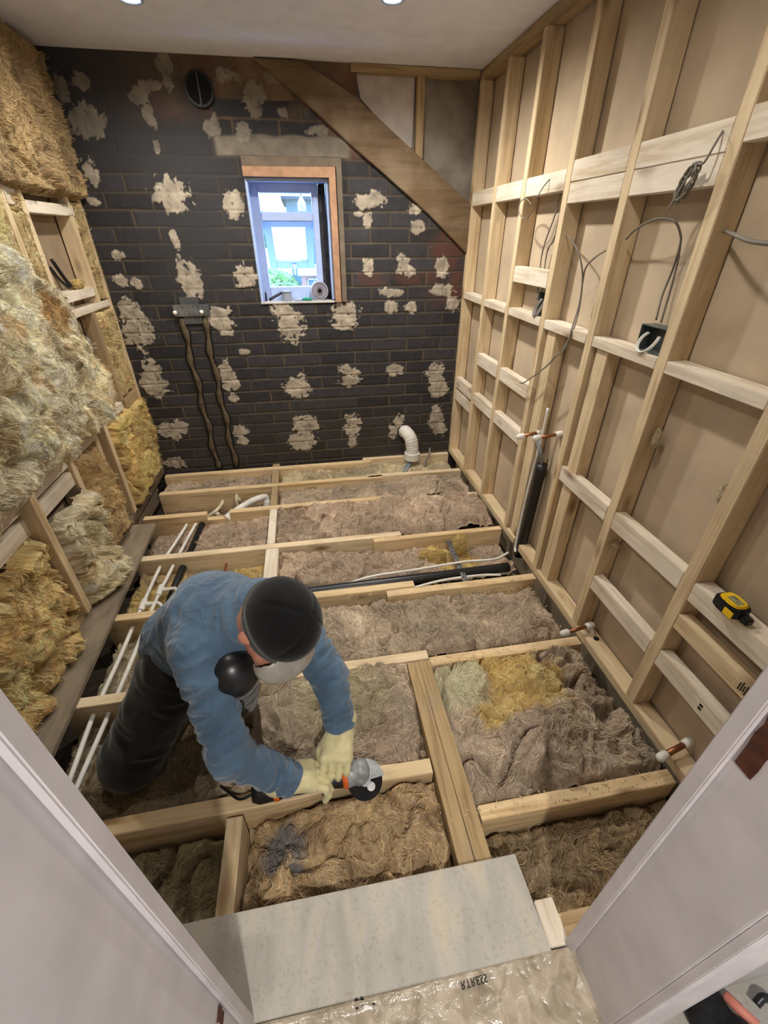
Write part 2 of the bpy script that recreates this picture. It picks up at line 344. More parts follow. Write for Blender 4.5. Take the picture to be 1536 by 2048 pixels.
# sloping timber, short post, head rail
slope = wood('brown_painted_timber', 0, (112, 92, 68), (92, 74, 54), 0.15, knots=False)
u0, u1 = P(500, 122, 1, -0.03), P(950, 417, 1, -0.03); l0, l1 = P(556, 175, 1, -.03), P(938, 512, 1, -.03)
tag(MB().prism([(0.94, 2.098), (1.16, 2.098), (1.411, 1.985), (1.726, 1.775), (2.075, 1.545), (2.075, 1.30), (1.822, 1.500), (1.54, 1.695), (1.38, 1.80), (1.2, 1.93)], 1, -.030, .04, .003).done('sloping_timber', slope), 'brown painted timber running diagonally down the brick wall to the right corner', 'timber')
tag(MB().box((1.738, .0, 1.75), (1.778, .044, 2.075)).done('short_post', OZ), 'short upright post above the sloping timber', 'timber post')
tag(MB().box((1.40, -.02, 2.072), (2.06, .044, 2.102)).done('head_rail', OX), 'old horizontal timber under the ceiling above the grey boards', 'timber')
m, nt, b = mat_new('dark_hole', .9); b.inputs['Base Color'].default_value = (*lin((14, 13, 13)), 1)
M_HOLE = m
# vent pipe hole in the top of the brick wall
vt = bmesh.new(); MBv = MB(); c = P(400, 180, 1, 0)
MBv.tube([(c[0], .05, c[2]), (c[0], -.022, c[2])], .066, 28); vo = MBv.done('vent_duct', plain('vent_black', (34, 32, 31), .5, .2), None, angle=.6)
vo.scale = (1, 1, 1); tag(vo, 'round black extractor duct end high on the brick wall', 'vent')
MB().tube([(c[0], -.0225, c[2]), (c[0], -.0235, c[2])], .056, 28).done('duct_mouth', M_HOLE, vo)
MB().box((c[0] - .004, -.03, c[2] - .062), (c[0] + .003, -.024, c[2] + .06), .001).done('flap_bar', plain('flap_grey', (70, 66, 62), .5), vo)

# ---- outer leaf of the wall behind the brick face
ow = MB(); ow.box((-.1, .07, -.21), (WX0 - .0, .17, H), 0).box((WX1 + .0, .07, -.21), (W + .12, .17, H), 0).box((WX0, .126, -.21), (WX1, .17, WZ0), 0).box((WX0, .126, WZ1), (WX1, .17, H), 0)
struct(ow.done('wall_outer', plain('outer_block', (120, 112, 104), .9)))
# ---- window
wr = MB(); t = .014
wr.box((WX0, .004, WZ0), (WX0 + t, .125, WZ1), 0).box((WX1 - t, .004, WZ0 + t), (WX1, .125, WZ1), 0).box((WX0 + t, .004, WZ1 - t), (WX1 - t, .125, WZ1), 0)
struct(wr.done('trim_1', M_UPVC_CAST)); struct(MB().box((WX0, -.012, WZ0 - .004), (WX1, .125, WZ0 + .006), .002, .001).done('trim_2', plain('sill_plaster', (190, 186, 180), .8, .08, bmp=.4)))
struct(MB().box((WX1 - t - .042, .09, WZ0 + .006), (WX1 - t, .124, WZ1 - t), .001, .003).done('trim_3', plain('frame_gap', (62, 60, 62), .9, .25, 40)))
fm = M_UPVC_CAST
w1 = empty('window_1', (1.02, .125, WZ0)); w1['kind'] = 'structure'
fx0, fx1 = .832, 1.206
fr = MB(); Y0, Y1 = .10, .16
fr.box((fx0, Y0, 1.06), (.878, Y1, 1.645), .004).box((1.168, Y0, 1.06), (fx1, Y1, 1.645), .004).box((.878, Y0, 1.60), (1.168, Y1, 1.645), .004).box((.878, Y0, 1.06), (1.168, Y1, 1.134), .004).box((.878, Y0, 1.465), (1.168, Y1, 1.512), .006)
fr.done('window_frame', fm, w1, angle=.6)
m, nt, b = mat_new('window_glass'); nt.nodes.remove(b); tr = nt.nodes.new('ShaderNodeBsdfTransparent'); gl = nt.nodes.new('ShaderNodeBsdfGlossy'); gl.inputs['Roughness'].default_value = .02
mx = nt.nodes.new('ShaderNodeMixShader'); mx.inputs[0].default_value = .06; tr.inputs[0].default_value = (.95, .98, 1, 1)
nt.links.new(tr.outputs[0], mx.inputs[1]); nt.links.new(gl.outputs[0], mx.inputs[2]); nt.links.new(mx.outputs[0], nt.nodes['Material Output'].inputs[0]); M_GLASS = m
m, nt, b = mat_new('frosted_glass'); nt.nodes.remove(b); tr = nt.nodes.new('ShaderNodeBsdfTranslucent'); t2 = nt.nodes.new('ShaderNodeBsdfTransparent'); mx = nt.nodes.new('ShaderNodeMixShader'); mx.inputs[0].default_value = .35
tr.inputs[0].default_value = (.95, .97, 1, 1); nt.links.new(tr.outputs[0], mx.inputs[1]); nt.links.new(t2.outputs[0], mx.inputs[2]); nt.links.new(mx.outputs[0], nt.nodes['Material Output'].inputs[0]); M_FROST = m
MB().box((.874, .128, 1.508), (1.172, .134, 1.604), 0).done('glass_pane', M_GLASS, w1)
sa = MB(); L = .345; s0, s1 = .880, 1.166
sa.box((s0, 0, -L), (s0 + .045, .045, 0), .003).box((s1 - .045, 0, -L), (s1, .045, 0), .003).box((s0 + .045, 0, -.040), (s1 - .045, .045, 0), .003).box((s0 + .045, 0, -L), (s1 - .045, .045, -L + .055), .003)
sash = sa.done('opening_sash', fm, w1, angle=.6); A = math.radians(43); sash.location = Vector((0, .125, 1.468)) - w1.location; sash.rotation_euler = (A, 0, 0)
g = MB().box((s0 + .042, .02, -L + .052), (s1 - .042, .026, -.038), 0).done('frosted_pane', M_FROST, None); g.parent = sash; g.location = (0, 0, 0)
h = MB(); h.box((1.02, -.012, -L + .012), (1.05, .0, -L + .04), .003).box((1.028, -.022, -L - .03), (1.042, -.010, -L + .03), .003); hh = h.done('window_handle', M_PLASTIC, None); hh.parent = sash; hh.location = (0, 0, 0)
# timber lining boards round the opening (top and right)
cas = plain('grey_brown_board', (116, 104, 88), .8, .08); pal = plain('pale_pink_timber', (182, 142, 112), .7, .08, 20)
struct(MB().prism([(.822, 1.742), (1.334, 1.742), (1.334, 1.058), (1.305, 1.058), (1.305, 1.705), (.822, 1.700)], 1, -.022, -.001, .001).done('trim_4', cas))
struct(MB().prism([(.822, 1.700), (1.300, 1.704), (1.300, 1.058), (1.264, 1.058), (1.264, 1.658), (.822, 1.658)], 1, -.028, -.001, .001).done('trim_5', pal))
# ---------------------------------------------------------------- right-hand timber frame
def timber(name, a, b, mat, parent=None, bevel=.002): return MB().box(a, b, bevel, .0008).done(name, mat, parent)
fr = empty('stud_frame', (W, -1.3, 0), 'new pine stud frame with uprights and short noggins against tan board on the right wall', 'stud wall')
gapa, gapb = -1.200, -1.262
DP = .066
for ya, yb in ((-.003, gapa), (gapb, D0 + .003)): timber('bottom_plate', (W, yb, 0.0), (W + .064, ya, .036), WY, fr)
timber('top_plate', (W, D0 + .003, H - .042), (W + .064, -.003, H - .001), OY, fr)
ST = [0.0, -.352, -.690, -1.062, -1.420, -1.785, -2.145, -2.51]
for k, y in enumerate(ST):
    w = .040
    timber('stud', (W, y - w, .036), (W + DP, y - .003 if k == 0 else y, H - .042), WZ, fr)
timber('stud', (W + .012, -1.196, .036), (W + DP - .003, -1.122, 1.066), WZ, fr)
timber('stud', (W + .012, -1.548, .036), (W + DP - .003, -1.482, 1.066), WZ, fr)
def nog(k, z0, z1, dp, mat=WY, y0=None, y1=None, x=0.0, pale=True):
    a = ST[k] - .040 if y0 is None else y0; b = ST[k + 1] if y1 is None else y1
    return timber('noggin', (W + x, b, z0), (W + x + dp, a, z1), WYW if pale else WY, fr)
for k in range(7): nog(k, 1.066, 1.100, .062)                      # the long waist rail, dusty top
for k in range(3): nog(k, 1.538, 1.604, .04)
for k in (3, 4, 5): 
    if k < 5: nog(k, 1.497, 1.560, .04); nog(k, 1.561, 1.624, .04)
    else: nog(k, 1.572, 1.636, .04)
nog(6, 1.572, 1.636, .04)
nog(0, .512, .578, .038); nog(0, .424, .492, .038)
nog(1, .745, .812, .038); nog(1, .508, .574, .038)
nog(2, .745, .812, .038); nog(2, .512, .578, .038)
nog(2, 1.212, 1.278, .038)
nog(4, .530, .594, .038)
nog(5, .530, .594, .038); nog(5, .248, .311, .038)
nog(6, .527, .590, .055); nog(6, .416, .470, .038, pale=False); nog(6, .252, .313, .038)
st_ink = plain('printed_ink', (40, 34, 30), .8, .1)
mm = MB()
for i in range(9): mm.box((W - .0006, -2.405 - i * .006, .430 + (i % 3) * .002), (W + .002, -2.408 - i * .006, .455 + (i % 2) * .006), 0)
mm.done('printed_stamp', st_ink, fr); mm = MB()
for i in range(2): mm.box((W - .0006, -2.355, .272 + i * .013), (W + .002, -2.366, .280 + i * .013), 0)
mm.done('printed_stamp', st_ink, fr)

# ---------------------------------------------------------------- left-hand timber frame
fl = empty('stud_frame', (-.01, -1.2, 0), 'dusty pine stud frame half buried in yellow wool on the left wall', 'stud wall')
def lt(name, y0, y1, z0, z1, mat=OZ, x0=-.068, x1=0.0): return timber(name, (x0, min(y0, y1), z0), (x1, max(y0, y1), z1), mat, fl)
for y in (-.002, -.575, -.705, -1.0, -1.385, -1.78, -2.15): lt('stud', y, y - .04, .045, H - .04, WZ, -.045 if y == -1.385 else -.068, .050 if y == -1.385 else (.012 if y == -1.0 else 0.0))
lt('stud', -.147, -.187, 1.10, 1.56, WZ); lt('stud', -.262, -.300, .60, 1.065, OZ)
lt('top_plate', -.003, D0 + .003, H - .04, H - .001, OY)
lt('noggin', -.04, -.575, 1.478, 1.522, WYW); lt('noggin', -.187, -.575, 1.135, 1.176, WYW); lt('noggin', -.04, -.575, 1.068, 1.10, WYW)
lt('noggin', -.3, -.575, .562, .602, WYW); lt('noggin', -.04, -.26, .54, .60, OY); lt('noggin', -.615, -.705, 1.50, 1.56, WYW)
lt('noggin', -.745, -1.0, .556, .622, WYW, -.03, .003); lt('noggin', -1.04, -1.385, .556, .622, WYW, -.03, .003); lt('noggin', -1.425, -1.78, .556, .622, WYW, -.03, .003)
lt('noggin', -1.04, -1.385, .468, .532, WYW, -.035, .0); lt('noggin', -1.425, -1.78, .468, .532, WYW, -.035, .0)
lt('sole_plate', -.003, D0 + .003, .0, .045, DARKW, -.068, .004)

# ---------------------------------------------------------------- floor joists
jm = wood('joist_face', 0, (224, 200, 158), (192, 160, 114)); jm2 = wood('joist_face_pale', 0, (230, 212, 178), (202, 174, 134))
def joist(x0, x1, yn, label, w=.042, skew=0.0, mat=jm, dep=.195, name='floor_joist', grp=None):
    pts = [(x0, yn, -dep), (x1, yn + skew, -dep), (x1, yn + w + skew, -dep), (x0, yn + w, -dep)]
    pts += [(p[0], p[1], 0.0) for p in pts]
    o = MB().hexa(pts, .002).done(name, mat); tag(o, label, 'floor joist', grp or 'joists across the open floor'); return o
joist(.02, 1.46, -.088, 'narrow joist tight against the brick wall, left length', .045)
joist(1.40, W - .01, -.045, 'short joist length tight against the brick wall behind the white pipe elbow', .040, 0, jm2)
joist(.045, 1.50, -.338, 'left length of the second joist out from the brick wall')
joist(1.40, W - .004, -.320, 'right length of the second joist out from the brick wall', .042, -.01, jm2)
def notched(x0, x1, yn, n0, n1, nd, label):
    o = MB().prism([(x0, -.195), (x1, -.195), (x1, 0), (n1, 0), (n1, -nd), (n0, -nd), (n0, 0), (x0, 0)], 1, yn, yn + .042, .0015).done('floor_joist', jm)
    return tag(o, label, 'floor joist', 'joists across the open floor')
notched(.03, 1.48, -.626, .385, .520, .040, 'joist with a notch sawn in its top under the white waste pipe')
joist(1.32, W - .004, -.672, 'right length of the joist spliced beside the notched one', .042, 0, jm2)
joist(.10, 1.49, -1.026, 'left length of the fourth joist, just in front of the crossing water pipes', .042, 0, jm2)
joist(1.33, W - .004, -1.062, 'right length of the fourth joist, where the perforated steel strap starts', .036)
joist(.10, 1.47, -1.441, 'left length of the joist directly behind the worker’s back and beanie', .042)
joist(1.33, W - .004, -1.488, 'right length of the joist just in front of the long black pipe', .042)
joist(.10, 1.43, -1.854, 'left length of the joist behind the worker’s knees', .042, 0, jm2)
joist(1.431, W - .004, -1.890, 'right length of the joist at the head of the doubled timber', .042)
joist(1.437, W - .01, -2.425, 'right-hand joist nearest the doorway, running to the capped copper stub', .042, 0)
joist(.02, W - .01, -2.688, 'joist under the doorway board', .045)
# the joist being cut: top planed down into a shallow bow under the grinder
bmj = bmesh.new(); N = 60
prof = []
for i in range(N + 1):
    x = .10 + (1.334 - .10) * i / N
    dip = -.020 * math.exp(-((x - 1.02) / .13) ** 2) if True else 0
    prof.append((x, -2.290 + .014 * (x - .1) + .016 * math.exp(-((x - 1.05) / .14) ** 2), dip))
rows = []
for x, y, dz_ in prof:
    rows.append([bmj.verts.new(c) for c in ((x, y, -.17), (x, y + .044, -.17), (x, y + .044, 0 + dz_ * .25), (x, y + .003, dz_), (x, y, dz_ - .003))])
for a, b_ in zip(rows, rows[1:]):
    for k in range(5): bmj.faces.new([a[k], a[(k + 1) % 5], b_[(k + 1) % 5], b_[k]])
bmj.faces.new(rows[0]); bmj.faces.new(rows[-1][::-1]); bmesh.ops.recalc_face_normals(bmj, faces=bmj.faces)
mj = MB(); mj.add(bmj); tag(mj.done('floor_joist', jm), 'bowed joist being trimmed by the grinder', 'floor joist', 'joists across the open floor')
# cross noggins between joists
def cross(x0, x1, ya, yb, label, m=WY, dep=.17):
    tag(MB().box((x0, yb, -dep), (x1, ya, 0.001), .002, .001).done('cross_noggin', m), label, 'timber noggin', 'short timbers between the joists')
cross(.745, .795, -.002, -.043, 'tiny timber end between the first joist and the brick wall', OY)
cross(.750, .795, -.090, -.296, 'short cross timber in the bay nearest the brick wall', OY)
cross(.755, .796, -.340, -.584, 'short cross timber beside the curved end of the white waste pipe', OY)
cross(.758, .800, -.628, -.984, 'pale cross timber in the bay behind the crossing water pipes', WYW)
cross(.757, .822, -1.028, -1.397, 'pale cross timber just behind the black beanie', WYW)
cross(.722, .766, -2.296, -2.643, 'cross timber leading from the grinder joist to the doorway board', WY)
cross(1.340, 1.384, -1.860, -2.643, 'left half of the doubled grey timber running to the doorway board', OY)
cross(1.386, 1.430, -1.860, -2.643, 'right half of the doubled grey timber running to the doorway board', OY)
tag(MB().box((1.500, -2.700, -.02), (1.547, -2.612, .006), .002, .002).done('timber_offcut', WYW), 'pale timber offcut between the grey floor panel and the right door lining', 'timber')

# ---------------------------------------------------------------- boards
M_OLDB = M_CHIP.copy(); M_OLDB.name = 'dusty_plank'
for n_ in M_OLDB.node_tree.nodes:
    if n_.type == 'VALTORGB':
        for e_, c_ in zip(n_.color_ramp.elements, ((108, 98, 82), (134, 122, 104), (150, 138, 116))): e_.color = (*lin(c_), 1)
tag(MB().hexa([(.0, -2.45, .001), (.168, -2.45, .001), (.128, -.705, .001), (.005, -.700, .001), (.0, -2.45, .021), (.168, -2.45, .021), (.128, -.705, .021), (.005, -.700, .021)]).done('plank', M_OLDB), 'dusty grey chipboard strip laid along the foot of the left wall', 'board')
tag(MB().hexa([(.006, -2.45, .0215), (.032, -2.45, .0215), (.03, -1.3, .0215), (.006, -1.3, .0215), (.006, -2.45, .045), (.032, -2.45, .045), (.03, -1.3, .045), (.006, -1.3, .045)]).done('batten', OY), 'thin grey batten lying on the chipboard strip against the left wall', 'timber')
tag(MB().hexa([(.30, -2.700, .002), (1.496, -2.706, .002), (1.490, -2.517, .002), (.32, -2.515, .002), (.30, -2.700, .020), (1.496, -2.706, .020), (1.490, -2.517, .020), (.32, -2.515, .020)]).done('floor_panel', M_CHIP), 'grey floor panel laid across the joists in the doorway', 'board')

# ---------------------------------------------------------------- mineral wool
BASE = [(158, 144, 126), (172, 154, 134), (134, 116, 98), (192, 176, 152)]
YEL = [(206, 172, 96), (214, 190, 126), (190, 160, 96), (226, 208, 150)]
PALE = [(170, 158, 130), (184, 172, 140), (148, 130, 104), (196, 184, 156)]
PINK = [(162, 144, 126), (176, 154, 134), (138, 116, 98), (192, 174, 152)]
def wool(name, o, u, v, n, lu, lv, level, pal, seed, label, amp=1.0, step=.0052, patches=(), edge=.02, drop=.035, env=None, strands=220, group='loose wool between the joists', stretch=(1, 1, 1), small=1.0, cat='insulation', dens=26000, flow=0.0, liftk=1.0):
    o, u, v, n = [np.array(q, float) for q in (o, u, v, n)]
    nu, nv = int(lu / step) + 1, int(lv / step) + 1
    a, b = np.meshgrid(np.linspace(0, lu, nu), np.linspace(0, lv, nv)); a = a.ravel(); b = b.ravel()
    B = o + a[:, None] * u + b[:, None] * v; q = B * np.array(stretch); w = np.stack([fbm(q * 7, seed + 1, 2), fbm(q * 7, seed + 2, 2), fbm(q * 7, seed + 3, 2)], 1)
    q2 = q + .06 * w; w2 = np.stack([pn(q2 * 22, seed + 4), pn(q2 * 22, seed + 5), pn(q2 * 22, seed + 6)], 1); q3 = q2 + .018 * w2
    r1 = 1 - np.abs(pn(q2 * 11, seed + 7)) * 2.6; r2 = 1 - np.abs(pn(q3 * 24, seed + 8)) * 2.4; r3 = 1 - np.abs(pn(q3 * 55, seed + 9)) * 2.2; r4 = 1 - np.abs(pn(q3 * 120 + w2 * 1.2, seed + 19)) * 2
    h = .045 * fbm(q * 4.5, seed, 2) + .016 * r1 + small * (.011 * r2 + .0052 * r3 + .0022 * r4)
    cr = np.abs(fbm(q2 * 3.9, seed + 21, 2)); cr2 = np.abs(pn(q3 * 9.5, seed + 22)); ck = sm(pn(q * 3.1, seed + 24), -.35, .25); h = h - .045 * ck * np.exp(-(cr / .05) ** 2) - .018 * sm(pn(q * 5, seed + 25), -.3, .3) * np.exp(-(cr2 / .05) ** 2) + .018
    h = h * amp
    ed = np.minimum(np.minimum(a, lu - a), np.minimum(b, lv - b)); e = sm(ed, 0, edge)
    lev = level if env is None else level + env(a / lu, b / lv, B)
    hh = (lev + h) * 1.0 - drop * (1 - e)
    lat = amp * (.017 * np.stack([pn(q2 * 13, seed + 10), pn(q2 * 13, seed + 11)], 1) + .006 * np.stack([pn(q3 * 40, seed + 12), pn(q3 * 40, seed + 13)], 1)) * e[:, None]
    V = B + hh[:, None] * n + lat[:, :1] * u + lat[:, 1:] * v
    pc = np.array([lin(c) for c in pal]); t = sm(fbm(q2 * 6, seed + 14, 3), -.35, .35)[:, None]; t2 = sm(fbm(q3 * 14, seed + 15, 3), .0, .5)[:, None]; t3 = sm(fbm(q3 * 18, seed + 16, 3), .1, .6)[:, None]
    col = pc[0] * (1 - t) + pc[1] * t; col = col * (1 - t2) + pc[2] * t2; col = col * (1 - t3) + pc[3] * t3
    col = col * (1.28 * (1 + .30 * sm(fbm(q2 * 3.9, seed + 21, 2), -.12, .12) - .15 + .35 * np.clip(pn(q2 * 3.2, seed + 23), -.5, .5)))[:, None]
    for (cx_, cy_, cz_), rad, pp in patches:
        d = np.sqrt(((V - np.array([cx_, cy_, cz_])) ** 2).sum(1)) / rad + .35 * fbm(q * 12, seed + 17, 3); m_ = sm(1.15 - d, 0, .25)[:, None]
        pq = np.array([lin(c) for c in pp]); cc = pq[0] * (1 - t) + pq[1] * t; cc = cc * (1 - t2) + pq[2] * t2; cc = cc * (1 - t3) + pq[3] * t3
        col = col * (1 - m_) + cc * m_
    I = np.arange(nu * nv).reshape(nv, nu); f = np.stack([I[:-1, :-1], I[:-1, 1:], I[1:, 1:], I[1:, :-1]], -1).reshape(-1, 4)
    if np.dot(np.cross(u, v), n) < 0: f = f[:, ::-1]
    # fibres lying along the surface in swirling tufts
    rs = np.random.RandomState(seed); N = int(lu * lv * dens); nn = 7
    fa, fb = rs.uniform(.01, lu - .01, N), rs.uniform(.01, lv - .01, N); lift = rs.uniform(.001, .0070, N) * (1 + 1.8 * (rs.rand(N) < .15)) * liftk; wd_ = rs.uniform(.00035, .0010, N); sl = rs.uniform(.003, .0075, N); jit = rs.normal(size=N) * .35; crl = rs.normal(size=N) * .12; Gv = V
    pts = []; k0 = (np.clip((fb / lv * (nv - 1)).round().astype(int), 0, nv - 1) * nu + np.clip((fa / lu * (nu - 1)).round().astype(int), 0, nu - 1))
    for j in range(nn):
        q_ = o + fa[:, None] * u + fb[:, None] * v; th = 5.5 * fbm(q_ * 5.0, seed + 31, 2) + 2.0 * pn(q_ * 16, seed + 32) + jit + crl * j + flow
        k = np.clip((fb / lv * (nv - 1)).round().astype(int), 0, nv - 1) * nu + np.clip((fa / lu * (nu - 1)).round().astype(int), 0, nu - 1)
        p_ = Gv[k] + n * (lift * math.sin(math.pi * (j + .6) / nn) - .0005)[:, None]; pts.append(p_); fa = fa + np.cos(th) * sl; fb = fb + np.sin(th) * sl
    pts = np.stack(pts, 1); pts[:, 1:-1] = .25 * pts[:, :-2] + .5 * pts[:, 1:-1] + .25 * pts[:, 2:]
    tg = np.gradient(pts, axis=1); sd_ = np.cross(tg, n); sd_ /= np.linalg.norm(sd_, axis=2, keepdims=True) + 1e-9; tp = np.array([.4, .9, 1, 1, 1, .8, .3])[None, :, None] * wd_[:, None, None]
    tw = (n * .5) * rs.normal(size=(N, 1, 1)); A1 = pts - sd_ * tp; A2 = pts + (sd_ + tw) * tp; S = np.stack([A1, A2], 2).reshape(-1, 3)
    base_i = len(V); ii = base_i + np.arange(N)[:, None] * (2 * nn) + 2 * np.arange(nn - 1)[None]; SF = np.stack([ii, ii + 1, ii + 3, ii + 2], -1).reshape(-1, 4)
    br = np.exp(rs.normal(size=N) * .28)[:, None] * np.array([[1.12, 1.10, 1.06]]); SCc = np.repeat(col[k0] * br + .012, 2 * nn, 0)
    V = np.concatenate([V, S]); f = np.concatenate([f, SF]); col = np.concatenate([col, SCc])
    ob = meshnp(name, V, f, WOOL, None, True, np.clip(col, .003, .95)); tag(ob, label, cat, group); return ob
UX, UY, UZ = (1, 0, 0), (0, 1, 0), (0, 0, 1)
def bay(x0, x1, y0, y1, lvl, pal, seed, label, **k):
    return wool('loose_insulation', (x0, y0, 0), UX, UY, UZ, x1 - x0, y1 - y0, lvl, pal, seed, label, **k)
bay(.03, .745, -.295, -.09, -.070, BASE, 3, 'brown wool in the bay nearest the brick wall, left of the short cross timber', amp=.8)
bay(.80, 2.04, -.295, -.05, -.072, PALE, 5, 'brown wool in the bay nearest the brick wall, under the white pipe elbow', amp=.8)
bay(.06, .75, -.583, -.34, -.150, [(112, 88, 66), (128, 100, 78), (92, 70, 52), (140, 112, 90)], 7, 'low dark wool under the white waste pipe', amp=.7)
bay(.80, 2.05, -.583, -.34, -.060, BASE, 9, 'brown wool in the second bay right of the white waste pipe', amp=.95, env=lambda s, t, B: .02 * sm(s, .4, .8))
bay(.07, .757, -.983, -.628, -.085, PINK, 11, 'pinkish wool around the two crossing white pipes and black pipe', amp=.8, env=lambda s, t, B: -.05 * sm(s, .55, .2) + .02 * sm(s, .7, 1))
bay(.80, 2.05, -.983, -.630, -.042, PINK, 13, 'greyish pink wool heaped up in the third bay out from the brick wall', amp=1.15, env=lambda s, t, B: .022 * sm(s, .0, .3) - .01 * s)
bay(.10, .756, -1.398, -1.028, -.120, [(150, 128, 92), (164, 142, 98), (112, 92, 64), (184, 160, 110)], 15, 'yellow and brown wool around the white pipe tees', amp=.9, patches=[((.23, -1.25, -.09), .11, YEL), ((.62, -1.10, -.1), .14, YEL)])
bay(.825, 2.05, -1.318, -1.064, -.092, PINK, 17, 'pink brown wool behind the long black pipe', amp=1.1, env=lambda s, t, B: .03 * sm(s, .3, .1) - .035 * sm(s, .5, .75), patches=[((1.76, -1.17, -.09), .13, YEL)])
bay(1.45, 2.05, -1.442, -1.405, -.060, YEL, 18, 'strip of yellow wool between the long black pipe and the joist', amp=.5, edge=.012, drop=.03, strands=120)
bay(.13, .76, -1.81, -1.443, -.135, PALE, 19, 'brown wool under the pipes left of the worker’s hips', amp=.9)
bay(.76, 2.05, -1.81, -1.490, -.048, BASE, 21, 'flattened dusty wool in the bay right of the black beanie', amp=.9, env=lambda s, t, B: -.025 * sm(s, .45, 1.), stretch=(1.3, 1, 1))
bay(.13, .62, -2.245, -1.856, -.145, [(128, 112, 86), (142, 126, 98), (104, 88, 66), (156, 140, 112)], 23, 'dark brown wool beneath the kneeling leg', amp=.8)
bay(.60, 1.338, -2.246, -1.856, -.062, BASE, 25, 'wool between the boot and the gloved hands', amp=1.2, patches=[((1.08, -1.95, -.02), .17, PALE), ((1.22, -2.16, -.03), .10, PINK)], env=lambda s, t, B: .03 * sm(t, .3, .9) * sm(s, .3, .6))
bay(1.434, 2.05, -2.382, -1.892, -.050, BASE, 27, 'large heap of grey brown and yellow wool right of the doubled timber', amp=1.35, env=lambda s, t, B: .070 * np.exp(-((s - .38) / .20) ** 2 - ((t - .28) / .22) ** 2) + .045 * np.exp(-((s - .42) / .2) ** 2 - ((t - .78) / .16) ** 2), patches=[((1.70, -2.02, .0), .17, YEL), ((1.60, -2.10, .02), .08, YEL), ((1.50, -1.99, 0), .10, [(204, 200, 164)] * 2 + PALE[2:]), ((1.67, -2.25, .05), .11, [(170, 152, 134), (182, 164, 146), (150, 126, 106), (196, 180, 160)])], small=1.15)
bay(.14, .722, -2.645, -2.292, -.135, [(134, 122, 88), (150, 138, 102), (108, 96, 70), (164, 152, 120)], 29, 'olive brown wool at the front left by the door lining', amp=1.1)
bay(.768, 1.338, -2.645, -2.280, -.085, [(156, 132, 98), (176, 150, 112), (128, 102, 72), (196, 170, 130)], 31, 'tan wool between the grinder joist and the floor panel', amp=1.3, env=lambda s, t, B: .065 * np.exp(-((s - .82) / .16) ** 2 - ((t - .68) / .25) ** 2) - .03 * sm(s, .35, .1) * sm(t, .4, .9), patches=[((.87, -2.38, -.1), .07, [(120, 118, 122), (134, 132, 136), (96, 92, 92), (150, 148, 150)])], small=1.15)
bay(1.434, 2.05, -2.645, -2.428, -.095, [(136, 116, 84), (156, 132, 98), (104, 84, 60), (172, 150, 116)], 33, 'brown wool in front of the nearest right-hand joist', amp=1.25, env=lambda s, t, B: -.02 * s)
# yellow tufts standing on the pink wool
def tuft(c, r, pal, seed, label, sc=(1, 1, 1), group='loose yellow tufts'):
    t = bmesh.new(); bmesh.ops.create_cube(t, size=2); bmesh.ops.subdivide_edges(t, edges=t.edges, cuts=36, use_grid_fill=True); v = np.array([q.co[:] for q in t.verts]); v /= np.linalg.norm(v, axis=1)[:, None]; f = np.array([[q.index for q in p.verts] for p in t.faces]); t.free()
    q = v * 1.2 + seed; d = 1 + .45 * fbm(q * 1.3, seed, 2) + .22 * (1 - abs(pn(q * 3 + .6 * np.stack([pn(q * 3, 1), pn(q * 3, 2), pn(q * 3, 3)], 1), seed + 1)) * 2.5) + .1 * (1 - abs(pn(q * 8, seed + 2)) * 2.5)
    V = v * d[:, None] * r * np.array(sc) + np.array(c); pc = np.array([lin(x) for x in pal]); a = sm(fbm(q * 2, seed + 4, 3), -.3, .3)[:, None]; col = pc[0] * (1 - a) + pc[1] * a
    b_ = sm(fbm(q * 5, seed + 5, 3), .1, .5)[:, None]; col = col * (1 - b_) + pc[2] * b_
    rs = np.random.RandomState(int(seed)); N = 900; k = rs.randint(0, len(V), N); dr = rs.normal(size=(N, 3)) + .5 * v[k]; dr /= np.linalg.norm(dr, axis=1)[:, None]; p_ = V[k] - v[k] * .001; cu = rs.normal(size=(N, 3)) * .4; pts = []
    for j in range(6): pts.append(p_); p_ = p_ + dr * r * .11; dr = dr + np.cross(cu, dr) * .5 - v[k] * .18; dr /= np.linalg.norm(dr, axis=1)[:, None]
    pts = np.stack(pts, 1); sd_ = np.cross(np.gradient(pts, axis=1), v[k][:, None, :]); sd_ /= np.linalg.norm(sd_, axis=2, keepdims=True) + 1e-9; w_ = .0005
    S = np.stack([pts - sd_ * w_, pts + sd_ * w_], 2).reshape(-1, 3); ii = len(V) + np.arange(N)[:, None] * 12 + 2 * np.arange(5)[None]; SF = np.stack([ii, ii + 1, ii + 3, ii + 2], -1).reshape(-1, 4)
    col2 = np.repeat(np.clip(col[k] * np.exp(rs.normal(size=(N, 1)) * .25), 0, .9), 12, 0)
    f4 = f
    return tag(meshnp('wool_tuft', np.concatenate([V, S]), np.concatenate([f4, SF]), WOOL, None, True, np.concatenate([col, col2])), label, 'insulation', group)
tuft((1.625, -1.175, -.055), .05, YEL, 2, 'bright yellow tuft left of the perforated steel strap', (1.2, .6, 1.0))
tuft((1.80, -1.115, -.045), .042, YEL, 5, 'bright yellow tuft right of the perforated steel strap', (.75, .6, 1.5))
tuft((BX - .03, -1.842, .87), .013, [(222, 206, 168)] * 3, 8, 'small torn scrap of wool stuck to the sixth stud of the right frame', (.7, .7, 1.9))
tuft((W + .02, -2.137, .845), .018, [(222, 206, 168)] * 3, 9, 'tuft of wool caught on the seventh stud of the right frame', (.6, .5, 1.5))
tuft((W + .035, -1.842, .46), .011, [(214, 194, 156)] * 3, 12, 'scrap of wool snagged low on the sixth stud of the right frame')
